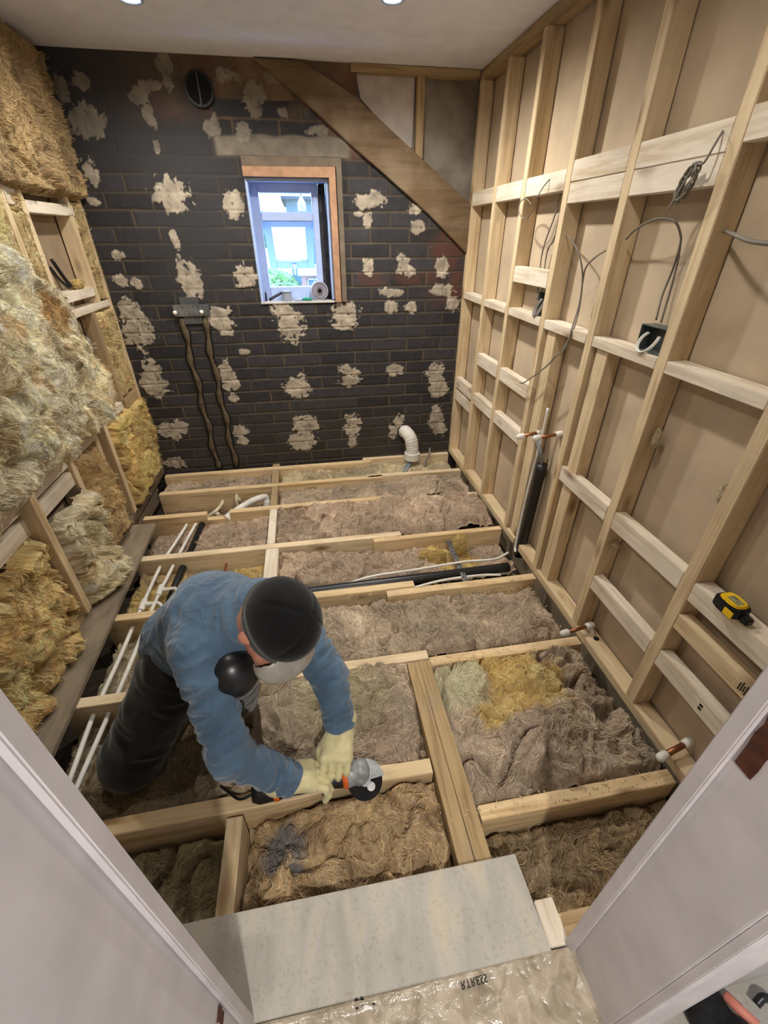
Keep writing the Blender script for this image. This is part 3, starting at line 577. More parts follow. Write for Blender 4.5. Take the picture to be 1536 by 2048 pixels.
# left wall wool
LP = [(190, 166, 116), (204, 184, 134), (164, 132, 84), (218, 204, 164)]
LPW = [(202, 188, 150), (216, 206, 176), (172, 148, 106), (232, 226, 206)]
def lwool(y0, y1, z0, z1, x, seed, label, pal=LP, **k):
    k.setdefault('drop', .06); k.setdefault('edge', .03); k.setdefault('liftk', 1.5)
    return wool('wall_insulation', (0, y0, z0), UY, UZ, UX, y1 - y0, z1 - z0, x, pal, seed, label, group='wool stuffed in the left wall', **k)
lwool(-2.0, -.004, 1.545, H - .004, .012, 41, 'wool covering the top of the left wall under the ceiling', [(150, 126, 88), (166, 142, 98), (122, 98, 64), (176, 156, 118)], amp=.9, stretch=(1, 1.2, .7))
lwool(-.146, -.03, 1.10, 1.545, -.022, 43, 'narrow strip of wool in the left wall between the niche and the brick corner', amp=.5, edge=.012, step=.004)
lwool(-.262, -.004, .60, 1.068, -.022, 45, 'flat yellow wool panel in the left wall beside the brick corner', amp=.45, edge=.02, step=.004)
lwool(-.705, -.612, 1.10, 1.56, -.016, 47, 'thin strip of wool left of the niche in the left wall', amp=.5, edge=.012, step=.004)
lwool(-.576, -.004, .05, .56, -.008, 49, 'yellow wool panel low in the left wall next to the brick corner', [(196, 166, 98), (210, 184, 118), (160, 126, 72), (222, 204, 150)], amp=.85)
lwool(-1.001, -.742, .05, .56, -.004, 51, 'brownish wool below the pale noggins, between the two near studs', [(184, 154, 106), (200, 172, 124), (152, 118, 76), (214, 194, 152)], amp=.8)
lwool(-1.384, -1.045, .03, .455, .012, 53, 'pale wool slumping onto the chipboard strip, middle of the left wall', LPW, amp=1.15, env=lambda s, t, B: .075 * sm(t, .45, .0) * np.sin(np.pi * np.clip(s, 0, 1)) + .02)
lwool(-2.3, -1.435, .02, .46, -.004, 55, 'large mass of yellow wool low on the left wall beside the door lining', [(196, 164, 104), (208, 182, 124), (166, 128, 72), (222, 202, 150)], amp=1.2, env=lambda s, t, B: .05 * sm(t, .5, .0) * sm(s, 1., .75) + .012)
lwool(-.706, -.612, .60, 1.08, -.014, 56, 'strip of wool between the two studs at the edge of the big bare cavity', LPW, amp=.6, edge=.012)
def massenv(s_, t_, B):
    top = 1.40 + .75 * (-B[:, 1] - 1.05); top = np.clip(top, 1.10, 1.62) + .05 * pn(B * 7, 90)
    rag = .05 * pn(B * np.array([1, 1, 1]) * 9, 91); right = -.80 + .13 * sm(B[:, 2], 1.15, .85) + rag
    return .050 * np.exp(-((B[:, 2] - .95) / .30) ** 2) + .015 - .16 * sm(B[:, 2], top - .05, top + .04) - .16 * sm(B[:, 1], right - .03, right + .03)
lwool(-2.3, -.60, .650, 1.60, .030, 57, 'big pale mass of wool bulging out of the left wall', LPW, amp=1.35, step=.006, env=massenv, stretch=(1, 1.1, .75), patches=[((.05, -.93, 1.12), .10, [(186, 144, 84), (196, 158, 100), (150, 110, 60), (206, 174, 118)])])
lwool(-.998, -.748, 1.10, 1.56, -.014, 58, 'flat wool filling the stud bay above the bulging mass', LP, amp=.5, edge=.012, step=.004)
lwool(-1.383, -1.045, 1.30, 1.56, -.014, 59, 'flat wool high in the stud bay nearest the picture edge', LP, amp=.5, edge=.012, step=.004)
# ---------------------------------------------------------------- implicit surfaces for the figure
def A_(*p): return np.array(p, float)
class SDF:
    def __init__(s, lo, hi, h):
        s.lo = np.array(lo, float); s.h = h; s.n = np.ceil((np.array(hi) - s.lo) / h).astype(int) + 1
        g = [s.lo[i] + h * np.arange(s.n[i]) for i in range(3)]
        s.p = np.stack(np.meshgrid(*g, indexing='ij'), -1).reshape(-1, 3); s.d = np.full(len(s.p), 9.0)
    def comb(s, d, k):
        if k <= 0: s.d = np.minimum(s.d, d); return
        t = np.clip(.5 + .5 * (s.d - d) / k, 0, 1); s.d = s.d * (1 - t) + d * t - k * t * (1 - t)
    def cone(s, a, b, ra, rb, k=.02, wr=0, fr=40, seed=0, flat=None):
        a, b = A_(*a), A_(*b); ab = b - a; L = np.linalg.norm(ab); q = s.p - a; t = np.clip(q @ ab / (L * L), 0, 1)
        v = q - t[:, None] * ab
        if flat is not None:
            ax, sc = flat; ax = A_(*ax); ax /= np.linalg.norm(ax); v = v + np.outer(v @ ax, ax) * (1 / sc - 1)
        d = np.linalg.norm(v, axis=1) - (ra + (rb - ra) * t)
        if wr:
            m = np.abs(d) < .04; pp = s.p[m]; dr = ab / L; w = pn(pp * 12, seed) 
            along = (pp @ dr)[:, None] * dr; z = (pp - along) * 10 + along * fr + .5 * w[:, None]
            d[m] -= wr * (1 - np.abs(pn(z, seed + 3)) * 3)
        s.comb(d, k)
    def ell(s, c, r, k=.02, R=None, sub=False):
        q = s.p - A_(*c)
        if R is not None: q = q @ R          # R columns = local axes
        r = A_(*r); m = np.linalg.norm(q / r, axis=1); d = (m - 1) * m * 1.0 / (np.linalg.norm(q / (r * r), axis=1) + 1e-9)
        if sub: s.d = np.maximum(s.d, -d)
        else: s.comb(d, k)
    def cut(s, c, n, soft=.004):
        n = A_(*n); n /= np.linalg.norm(n); s.d = np.maximum(s.d, (s.p - A_(*c)) @ n)
    def mesh(s):
        D = s.d.reshape(s.n); neg = D < 0; X, Y_, Z_ = s.n
        c = np.zeros((X - 1, Y_ - 1, Z_ - 1), int)
        for i in (0, 1):
            for j in (0, 1):
                for k in (0, 1): c += neg[i:X - 1 + i, j:Y_ - 1 + j, k:Z_ - 1 + k]
        act = (c > 0) & (c < 8); ids = -np.ones(act.shape, int); I = np.argwhere(act); ids[act] = np.arange(len(I))
        acc = np.zeros((len(I), 3)); cnt = np.zeros(len(I)); cor = [(i, j, k) for i in (0, 1) for j in (0, 1) for k in (0, 1)]
        for a in cor:
            for ax in range(3):
                if a[ax]: continue
                b = list(a); b[ax] = 1; da = D[tuple((I + a).T)]; db = D[tuple((I + b).T)]; m = (da < 0) != (db < 0)
                t = da[m] / (da[m] - db[m]); pt = I[m] + np.array(a, float); pt[:, ax] += t; acc[m] += pt; cnt[m] += 1
        V = s.lo + acc / cnt[:, None] * s.h; Fs = []
        for ax in range(3):
            sl = [slice(0, m) for m in D.shape]; s2 = list(sl); sl[ax] = slice(0, D.shape[ax] - 1); s2[ax] = slice(1, D.shape[ax])
            A, B = neg[tuple(sl)], neg[tuple(s2)]; E = np.argwhere(A != B); o1, o2 = [i for i in range(3) if i != ax]
            ok = (E[:, o1] > 0) & (E[:, o2] > 0) & (E[:, o1] < D.shape[o1] - 1) & (E[:, o2] < D.shape[o2] - 1); E = E[ok]
            flip = A[tuple(E.T)]
            def cell(d1, d2):
                e = E.copy(); e[:, o1] += d1; e[:, o2] += d2; return ids[tuple(e.T)]
            Q = np.stack([cell(-1, -1), cell(0, -1), cell(0, 0), cell(-1, 0)], 1)
            if ax == 1: flip = ~flip
            Q[~flip] = Q[~flip][:, ::-1]; Fs.append(Q)
        Fs = np.concatenate(Fs); Fs = Fs[(Fs >= 0).all(1)]; return V, Fs
    def done(s, name, mat, parent=None):
        V, Fs = s.mesh(); return meshnp(name, V, Fs, mat, parent, True)
def cloth(name, c, c2, rough=.9, scale=30, sheen=.3):
    m, nt, b = mat_new(name, rough, .15); v = coords(nt); n = noise(nt, v, scale, 5)
    nt.links.new(ramp(nt, n, [(.3, c2), (.7, c)]), b.inputs['Base Color']); b.inputs['Sheen Weight'].default_value = sheen
    bump(nt, b, noise(nt, v, 700, 3), .25, .0006); return m
M_SKIN = plain('skin', (204, 142, 118), .5, .06, 20, spec=.4); M_SKIN.node_tree.nodes['Principled BSDF'].inputs['Subsurface Weight'].default_value = .1
M_SHIRT = cloth('blue_fleece', (88, 112, 134), (66, 88, 110), scale=9)
M_TROUS = cloth('black_trousers', (38, 37, 35), (24, 24, 24), scale=8)
M_BEAN = cloth('black_beanie', (20, 20, 21), (12, 12, 13), scale=12, sheen=.15)
M_GLOVE = cloth('cream_gloves', (210, 202, 160), (186, 176, 130), .9, 40); M_BOOT = plain('boot_suede', (92, 78, 64), .8, .15, 20, bmp=.3)
M_SOLE = plain('boot_sole', (40, 36, 34), .7, .1); M_PAD = plain('knee_pad', (24, 24, 27), .32, .1, spec=.5)
pelvis, chest, neck, head = A_(.592, -1.878, .27), A_(.745, -1.985, .462), A_(.868, -2.058, .565), A_(.940, -2.160, .605)
rsh, lsh = A_(.715, -2.105, .49), A_(.935, -1.945, .45)
relb, rwri = A_(.778, -2.268, .262), A_(.905, -2.268, .105)
lelb, lwri = A_(1.048, -2.070, .25), A_(1.063, -2.155, .132)
rhip, lhip = A_(.575, -1.955, .26), A_(.62, -1.80, .27)
rkn, ran = A_(.388, -2.048, -.030), A_(.46, -1.80, -.04)
lkn, lan, ltoe = A_(.785, -2.105, .415), A_(.745, -2.005, .05), A_(.765, -2.120, -.025)
uu = A_(.72, -.52, .46); uu /= np.linalg.norm(uu); ff = A_(.18, -.50, -.85); ff -= uu * (ff @ uu); ff /= np.linalg.norm(ff); ss = np.cross(uu, ff)   # head axes: crown, face, side
HR = np.stack([ss, ff, uu], 1)
person = empty('person', (.60, -2.0, -.10), 'person in blue fleece, black beanie and cream gloves kneeling on the joists to cut timber', 'person')
# body: one continuous figure under the clothes
b = SDF((.22, -2.36, -.12), (1.16, -1.66, .76), .008)
hc = head
b.ell(hc + uu * .010 - ff * .008, (.075, .092, .095), .02, HR); b.ell(hc - uu * .055 + ff * .035, (.056, .058, .062), .03, HR)
b.ell(hc - uu * .100 + ff * .068, (.024, .022, .020), .02, HR)
b.cone(hc + uu * .012 + ff * .088, hc - uu * .036 + ff * .112, .008, .016, .014)
for s_ in (-1, 1):
    b.ell(hc + ss * .034 * s_ + ff * .083 - uu * .002, (.016, .012, .010), .008, HR); b.ell(hc + ss * .078 * s_ - uu * .028 + ff * .0, (.010, .018, .030), .006, HR)
    b.ell(hc + ss * .04 * s_ + ff * .07 - uu * .04, (.022, .02, .02), .02, HR)
b.ell(hc - uu * .066 + ff * .094, (.024, .010, .006), .006, HR); b.ell(hc - uu * .078 + ff * .092, (.020, .010, .006), .006, HR)
b.cone(neck, hc - uu * .04 - ff * .015, .056, .052, .03)
b.cone(pelvis, chest, .10, .108, .05); b.cone(chest, neck, .10, .055, .05); b.cone(rsh, lsh, .048, .05, .05)
b.cone(rsh, relb, .045, .036, .03); b.cone(relb, rwri, .034, .024, .02); b.cone(lsh, lelb, .045, .036, .03); b.cone(lelb, lwri, .034, .024, .02)
b.cone(rhip, rkn, .080, .050, .04); b.cone(rkn, ran, .048, .034, .03); b.cone(lhip, lkn, .080, .050, .04); b.cone(lkn, lan, .048, .034, .03); b.cone(lan, ltoe, .034, .03, .02)
b.done('body', M_SKIN, person)
# shirt
t = SDF((.36, -2.40, .02), (1.20, -1.64, .72), .0055)
t.cone(pelvis + A_(0, 0, .02), chest, .122, .130, .06, wr=.013, fr=16, seed=3); t.cone(chest, neck - A_(.02, -.01, .02), .125, .080, .05, wr=.012, fr=20, seed=5)
t.cone(neck - A_(.03, -.02, .02), neck + uu * .03 - ff * .01, .076, .068, .015, wr=.005, fr=50, seed=8)
t.cone(rsh, lsh, .066, .070, .04)
t.cone(rsh, relb, .060, .049, .014, wr=.012, fr=30, seed=11); t.cone(relb, rwri - (rwri - relb) * .02, .047, .042, .012, wr=.009, fr=34, seed=13)
t.cone(lsh, lelb, .062, .049, .02, wr=.012, fr=32, seed=15); t.cone(lelb, lwri - (lwri - lelb) * .05, .048, .041, .014, wr=.009, fr=38, seed=17)
# hollow the knee and thigh out of the cloth so they do not poke through
_nt = M_SHIRT.node_tree; _bp = _nt.nodes['Principled BSDF']; _b2 = _nt.nodes.new('ShaderNodeBump'); _b2.inputs['Strength'].default_value = .55; _b2.inputs['Distance'].default_value = .012
_nt.links.new(noise(_nt, coords(_nt, (1, 1, 1)), 16, 3, 2.5, .45), _b2.inputs['Height']); _bo = _bp.inputs['Normal'].links[0].from_node; _nt.links.new(_b2.outputs[0], _bo.inputs['Normal'])
t.done('shirt', M_SHIRT, person)
q = SDF((.20, -2.26, -.16), (.92, -1.62, .55), .006)
q.cone(pelvis - A_(.01, 0, .03), pelvis + A_(.04, -.02, .01), .125, .115, .04); q.cone(rhip, rkn, .105, .090, .05, wr=.007, fr=18, seed=21); q.cone(rkn, ran, .088, .068, .03, wr=.004, fr=26, seed=23)
q.cone(lhip, lkn, .100, .080, .04, wr=.004, fr=18, seed=25); q.cone(lkn, lan + A_(.0, 0, .08), .078, .058, .03, wr=.005, fr=26, seed=27)
q.done('trousers', M_TROUS, person)
kp = SDF(lkn - .14, lkn + .14, .005); kp.ell(lkn + A_(.012, -.030, .010), (.070, .066, .072), .01); kp.done('knee_pad', M_PAD, person)
# boots
def boot(an, toe, nm):
    bt = SDF(np.minimum(an, toe) - .11, np.maximum(an, toe) + .12, .005); d = toe - an; d[2] = 0; d /= np.linalg.norm(d); heel = an - d * .045; heel[2] = toe[2] + .012
    bt.cone(an + A_(0, 0, .03), an - A_(0, 0, .03), .048, .047, .02); bt.cone(heel, toe, .045, .046, .03, flat=((0, 0, 1), .85)); bt.ell(toe + A_(0, 0, .008), (.050, .055, .036), .02); bt.cone(an + A_(0, 0, -.01), toe + A_(0, 0, .02), .045, .034, .03)
    bt.cut(A_(0, 0, toe[2] - .030), (0, 0, -1)); o = bt.done(nm, M_BOOT, person)
    sl = SDF(np.minimum(an, toe) - .11, np.maximum(an, toe) + .12, .005); sl.cone(heel - A_(0, 0, .02), toe - A_(0, 0, .015), .050, .053, .02); sl.d = np.maximum(sl.d, np.abs(sl.p[:, 2] - (toe[2] - .034)) - .010); sl.done('sole', M_SOLE, o)
    lc = MB(); side = np.cross(d, A_(0, 0, 1))
    for i in range(4):
        c = an + d * (.040 + .022 * i) + A_(0, 0, .028 - .017 * i)
        lc.tube(spline([c - side * .028 - A_(0, 0, .012), c + A_(0, 0, .010), c + side * .028 - A_(0, 0, .012)], 4), .003, 6)
    lc.done('laces', M_SOLE, o, True)
boot(lan.copy(), ltoe.copy(), 'boot')
boot(A_(.44, -1.76, .0), A_(.47, -1.70, -.10), 'boot')
# beanie: dome with seams and a turned band
bn = SDF(hc - .16, hc + .17, .0045); bcn = hc + uu * .022 - ff * .012
bn.ell(bcn, (.087, .103, .100), .01, HR)
loc = (bn.p - bcn) @ HR; az = np.arctan2(loc[:, 1], loc[:, 0]); bn.d += .0035 * np.exp(-((((az * 4 / (2 * np.pi)) % 1) - .5) / .045) ** 2) * sm(loc[:, 2], 0, .06)
mm_ = np.abs(bn.d) < .02; bn.d[mm_] += .003 * pn(bn.p[mm_] * np.array([18, 18, 18]), 77)
brn = -uu + ff * .30; brn /= np.linalg.norm(brn); brim = hc - uu * .012 + ff * .0
bn.cut(brim + brn * .022, brn); bo = bn.done('beanie', M_BEAN, person)
bd = SDF(hc - .16, hc + .17, .0045); bd.ell(bcn, (.0900, .1062, .1025), .01, HR); e = (bd.p - brim) @ brn; bd.d = np.maximum(bd.d, np.abs(e - .004) - .020); bd.done('turned_band', M_BEAN, bo)
# goggle strap and goggles
M_STRAP = plain('strap_grey', (78, 80, 76), .7, .1); M_MASK = plain('grey_white_goggles', (164, 160, 150), .35, .1, 18, spec=.5)
st_ = SDF(hc - .16, hc + .17, .0035); st_.ell(bcn, (.0925, .1090, .1052), .01, HR); e = (st_.p - (brim - brn * .018)) @ brn; st_.d = np.maximum(st_.d, np.abs(e) - .005); st_.done('goggle_strap', M_STRAP, person)
gg = SDF(hc - .17, hc + .17, .0035); gc = hc + ff * .078 - uu * .006 + ss * .0
gg.ell(gc, (.090, .060, .052), .01, HR); l2 = (gg.p - gc) @ HR
inner = SDF(hc - .17, hc + .17, .0035); inner.ell(gc - ff * .012, (.085, .058, .046), .01, HR); gg.d = np.maximum(gg.d, -inner.d); gg.d = np.maximum(gg.d, -(l2[:, 1] + .012))
gg.done('goggles', M_MASK, person)
for s_ in (-1, 1): MB().ball(hc + ff * .092 + ss * .034 * s_ - uu * .002, .0095, (1, 1, 1), 12).done('eye', plain('eye_white', (226, 220, 212), .2, .02, spec=.6), person, True)
# gloved hands
def glove(wri, kn, across, down, nm, curl, thumb_side, spread=.0228):
    wri, kn, across, down = A_(*wri), A_(*kn), A_(*across), A_(*down); across /= np.linalg.norm(across); fw = kn - wri; L = np.linalg.norm(fw); fw /= L
    down = down - fw * (down @ fw); down /= np.linalg.norm(down)
    g = SDF(np.minimum(wri, kn) - .12, np.maximum(wri, kn) + .12, .0032)
    g.cone(wri - fw * .035, wri + fw * .01, .044, .036, .01, flat=(down, .8))
    for i in range(4):
        o = across * (i - 1.5) * spread; g.cone(wri + fw * .01 + o * .45, kn + o, .024, .0150, .014)
    ln = [.040, .045, .043, .034]
    for i in range(4):
        p = kn + across * (i - 1.5) * spread; ang = curl[0]
        for j, l in enumerate((ln[i], ln[i] * .72, ln[i] * .55)):
            dr = fw * math.cos(ang) + down * math.sin(ang); p2 = p + dr * l; g.cone(p, p2, .0112 - .0006 * j, .0106 - .0006 * j, .0015 if j == 0 else .003); p = p2; ang += curl[1]
    tb = wri + fw * .022 + across * thumb_side * .030; t1 = tb + fw * .028 + across * thumb_side * .022 + down * .018; t2 = t1 + fw * .026 - across * thumb_side * .002 + down * .026; t3 = t2 + fw * .016 - across * thumb_side * .014 + down * .012
    g.cone(tb, t1, .019, .0145, .014); g.cone(t1, t2, .014, .0125, .006); g.cone(t2, t3, .0125, .0115, .005)
    return g.done(nm, M_GLOVE, person)
glove((.912, -2.268, .100), (.972, -2.268, .100), (0.15, -1, .05), (.1, -.3, -1), 'glove', (.45, .85), -1)
glove((1.064, -2.168, .130), (1.044, -2.243, .116), (1, -.15, 0), (0, .1, -1), 'glove', (.50, .80), -1)
# ---------------------------------------------------------------- angle grinder (held, resting on the joist)
gr = empty('angle_grinder', (1.02, -2.265, .03), 'angle grinder with orange collar, grey guard and black disc in the gloved hands', 'power tool')
a0, a1 = A_(.800, -2.268, .052), A_(1.075, -2.262, .058)
gx = (a1 - a0) / np.linalg.norm(a1 - a0)
mbk = plain('grinder_black', (26, 27, 30), .4, .1, spec=.5); mor = plain('grinder_orange', (226, 104, 36), .4, .06, spec=.5); mgr = plain('grinder_grey', (168, 172, 174), .4, .12, 60, metal=.1)
b1 = MB(); b1.tube([a0, a0 + gx * .02, a0 + gx * .12, a0 + gx * .20, a0 + gx * .255, a0 + gx * .27], .03, 24, True, [.022, .030, .0265, .027, .033, .030]); b1.done('motor_body', mbk, gr, True)
b1 = MB(); b1.tube([a0 + gx * .255, a0 + gx * .262, a0 + gx * .272, a0 + gx * .276], .035, 24, True, [.031, .0365, .0365, .032]); b1.done('orange_collar', mor, gr, True)
MB().tube([a0 + gx * .06, a0 + gx * .075], .031, 24).done('orange_band', mor, gr, True)
gh = SDF(a1 - .07, a1 + .10, .003); hd = a1 + gx * .035
gh.cone(a1, a1 + gx * .03, .036, .030, .01); gh.cone(hd + A_(0, 0, .018), hd - A_(0, 0, .018), .027, .030, .01); gh.done('gear_head', mgr, gr)
dn = A_(.10, -.50, .86); dn /= np.linalg.norm(dn); dc = P(730, 1573, 2, .035); dc = A_(1.122, -2.278, .038)
e1 = np.cross(dn, A_(1, 0, 0)); e1 /= np.linalg.norm(e1); e2 = np.cross(dn, e1)
dsk = MB(); dsk.tube([dc - dn * .0012, dc + dn * .0012], .052, 48); dob = dsk.done('cutting_disc', plain('disc_black', (14, 14, 15), .6, .1, spec=.15), gr, angle=.5)
lc_ = dc + A_(1, 0, 0) * .016 - np.cross(dn, A_(1, 0, 0)) * .018
MB().tube([lc_ + dn * .0012, lc_ + dn * .0020], .012, 24).done('disc_label', plain('disc_label_white', (214, 214, 216), .4, .05), dob)
MB().tube([dc + dn * .0018, dc + dn * .008], .016, 24).done('flange', mgr, dob, angle=.5)
gdm = bmesh.new(); n_ = 28; rr = []
for k in range(n_ + 1):
    a = math.radians(28 + 190 * k / n_ ); c_ = -e1 * math.sin(a - math.radians(25)) * 1 + e2 * math.cos(a - math.radians(25)) * 1
    c_ = (A_(1, 0, 0) - dn * dn[0]); c_ /= np.linalg.norm(c_); c2_ = np.cross(dn, c_); ang = math.radians(5 + 180 * k / n_); vdir = c_ * math.cos(ang) + c2_ * math.sin(ang)
    rr.append([gdm.verts.new(x) for x in (dc + dn * .014 + vdir * .012, dc + dn * .014 + vdir * .056, dc - dn * .006 + vdir * .0575, dc - dn * .006 + vdir * .0555, dc + dn * .0115 + vdir * .0535, dc + dn * .0115 + vdir * .012)])
for p0, p1 in zip(rr, rr[1:]):
    for k in range(6): gdm.faces.new([p0[k], p0[(k + 1) % 6], p1[(k + 1) % 6], p1[k]])
gdm.faces.new(rr[0]); gdm.faces.new(rr[-1][::-1]); bmesh.ops.recalc_face_normals(gdm, faces=gdm.faces)
mg = MB(); mg.add(gdm); mg.done('disc_guard', mgr, gr, angle=.5)
MB().tube(spline([a0, a0 - gx * .04 + A_(0, .0, -.012), a0 + A_(-.09, .05, -.05), a0 + A_(-.16, .12, -.10)], 8), .004, 8).done('power_cord', mbk, gr, True)
# ---------------------------------------------------------------- pipes in the floor
def tube_thing(name, pts, r, mat, label, cat, n=12, group=None, sp=8):
    o = MB().tube(spline(pts, sp) if sp else pts, r, n).done(name, mat, None, True); o['label'] = label; o['category'] = cat
    if group: o['group'] = group
    return o
for i, x in enumerate((.205, .258)):
    t_ = empty('water_pipe', (x, -1.4, -.045), ['left', 'right'][i] + ' one of the two white plastic water pipes running through the joists', 'pipe')
    MB().tube(spline([(x + .060, -.585, -.060), (x + .045, -.75, -.052), (x + .012 * (1 + i), -1.0, -.047), (x, -1.3, -.048), (x - .004, -1.6, -.05), (x - .012, -1.85, -.052), (x - .005 - .02 * i, -2.07, -.058), (x - .01 - .03 * i, -2.28, -.075)], 10), .0085, 12).done('pipe_run', M_PLASTIC, t_, True)
    ty = -1.305 if i == 0 else -1.215
    tt = MB(); tt.tube([(x + .003, ty + .035, -.046), (x + .003, ty + .028, -.046), (x + .003, ty - .028, -.047), (x + .003, ty - .035, -.047)], .014, 16, True, [.012, .0145, .0145, .012]).tube([(x, ty, -.046), (x + .035, ty, -.046)], .013, 16); tt.done('tee_fitting', M_PLASTIC, t_, True, .6)
    MB().tube(spline([(x + .03, ty, -.046), (x + .07, ty + .004, -.05), (x + .10, ty - .03, -.07)], 6), .0085, 12).done('branch_pipe', M_PLASTIC, t_, True)
tube_thing('waste_pipe', [(.350, -.60, -.065), (.345, -.68, -.065), (.333, -.90, -.068), (.316, -1.1, -.070), (.306, -1.26, -.085)], .019, M_BLACKP, 'black pipe parallel to the white water pipes, crossing two joists', 'pipe', 16)
tube_thing('copper_pipe', [(.552, -.64, -.065), (.545, -.9, -.07), (.53, -1.3, -.075), (.52, -1.6, -.08)], .0055, M_COPPER, 'thin dull copper pipe left of the pale cross timber', 'pipe', 10)
wp = empty('waste_pipe', (.60, -.48, -.04), 'white curved plastic waste pipe over the notched joist', 'pipe')
MB().tube(spline([(.505, -.60, -.045), (.56, -.545, -.028), (.63, -.50, -.010), (.69, -.455, -.012), (.715, -.43, -.028), (.718, -.44, -.060)], 10), .020, 20).done('pipe_bend', M_PLASTIC, wp, True)
MB().tube([(.492, -.615, -.050), (.530, -.572, -.038)], .0255, 20).done('collar', M_PLASTIC, wp, True, .6); MB().tube([(.719, -.442, -.05), (.720, -.452, -.085)], .026, 20).done('collar', M_PLASTIC, wp, True, .6)
MB().box((.66, -.50, -.10), (.735, -.44, -.078), .012).done('clear_fitting', plain('cloudy_plastic', (170, 176, 172), .2, .1, spec=.6), wp)
for c_, l_ in (((.40, -.47, -.085), 'white pipe elbow poking out below the second joist'), ((.52, -.35, -.06), 'small white pipe stub beside the second joist')):
    o = MB(); o.tube(spline([(c_[0] - .06, c_[1] - .02, c_[2] - .02), (c_[0], c_[1], c_[2] + .01), (c_[0] + .03, c_[1] + .06, c_[2] + .02), (c_[0] + .035, c_[1] + .09, c_[2] + .03)] if c_[0] < .5 else [(c_[0], c_[1] - .03, c_[2] - .05), (c_[0], c_[1] - .02, c_[2]), (c_[0], c_[1] + .02, c_[2] + .015)], 6), .011, 12).tube([(c_[0], c_[1], c_[2]), (c_[0] + .02, c_[1], c_[2] - .03)], .014, 12)
    tag(o.done('pipe_stub', plain('cream_plastic', (206, 198, 170), .45, .08), None, True), l_, 'pipe')
tube_thing('soil_pipe', [(.84, -1.366, -.034), (1.2, -1.366, -.026), (1.6, -1.364, -.024), (1.98, -1.352, -.028)], .024, M_BLACKP, 'long black pipe lying across the bay behind the beanie towards the stud wall', 'pipe', 20)
tube_thing('cable', [(1.05, -1.36, -.055), (1.25, -1.338, -.004), (1.5, -1.322, -.002), (1.75, -1.308, .002), (1.92, -1.300, -.010), (2.02, -1.255, -.015)], .006, M_PLASTIC, 'white cable along the far side of the long black pipe', 'cable', 10)
tube_thing('cable', [(1.40, -1.435, -.03), (1.6, -1.412, -.012), (1.80, -1.402, -.015), (1.92, -1.40, -.03)], .006, M_PLASTIC, 'white cable along the near side of the long black pipe', 'cable', 10)
sb = MB(); s0_, s1_ = A_(1.735, -1.105, -.012), A_(1.722, -1.445, -.006); sd = (s1_ - s0_) / np.linalg.norm(s1_ - s0_)
sb.hexa([s0_ + A_(-.013, 0, -.001), s1_ + A_(-.013, 0, -.001), s1_ + A_(.013, 0, -.001), s0_ + A_(.013, 0, -.001), s0_ + A_(-.013, 0, .001), s1_ + A_(-.013, 0, .001), s1_ + A_(.013, 0, .001), s0_ + A_(.013, 0, .001)], 0)
so = tag(sb.done('steel_strap', M_GALV), 'perforated galvanised steel strap lying over the long black pipe', 'strap')
hb = MB()
for k in range(13): c_ = s0_ + sd * (.02 + .026 * k) + A_(.005 * (-1) ** k, 0, .0012); hb.tube([c_, c_ + A_(0, 0, .0006)], .0032, 10)
hb.done('strap_holes', M_HOLE, so)
# vertical black pipe and white cable in the gap of the stud wall
tube_thing('soil_pipe', [(W + .030, -1.232, -.06), (W + .032, -1.245, .10), (W + .035, -1.262, .50)], .024, M_BLACKP, 'upright black pipe rising behind the stud frame through the gap in its bottom plate', 'pipe', 20)
tube_thing('cable', [(W - .004, -1.250, -.02), (W + .006, -1.222, .02), (W + .010, -1.222, .3), (W + .02, -1.232, .62), (W + .02, -1.235, .76)], .0065, M_PLASTIC, 'white cable standing beside the upright black pipe', 'cable', 10)
bnd = P(1060, 935, 0, W + .03)
o = MB().tube(spline([(W + .03, -1.262, .49), (W + .02, -1.255, .55), (W + .005, -1.225, .60), (W + .0, -1.19, .62)], 6), .009, 4).done('cable_tie_strap', M_GALV, None, False); tag(o, 'bent grey metal strip above the open end of the upright black pipe', 'strap')
def stub(p0, p1, label, caps=(True, True), riser=None, r=.0075):
    e_ = empty('capped_pipe_stub', tuple(float(x) for x in p0), label, 'pipe'); p0, p1 = A_(*p0), A_(*p1); d = (p1 - p0) / np.linalg.norm(p1 - p0)
    MB().tube([p0, p1], r, 12).done('copper_tube', M_COPPER, e_, True)
    for p, s_, on in ((p0, -1, caps[0]), (p1, 1, caps[1])):
        if on: MB().tube([p - d * s_ * .018, p - d * s_ * .014, p + d * s_ * .010, p + d * s_ * .016, p + d * s_ * .020], .013, 16, True, [.010, .0135, .0135, .010, .006]).done('push_cap', M_PLASTIC, e_, True)
    if riser is not None: MB().tube(spline(riser, 6), r * 1.1, 12).done('riser_pipe', M_PLASTIC, e_, True)
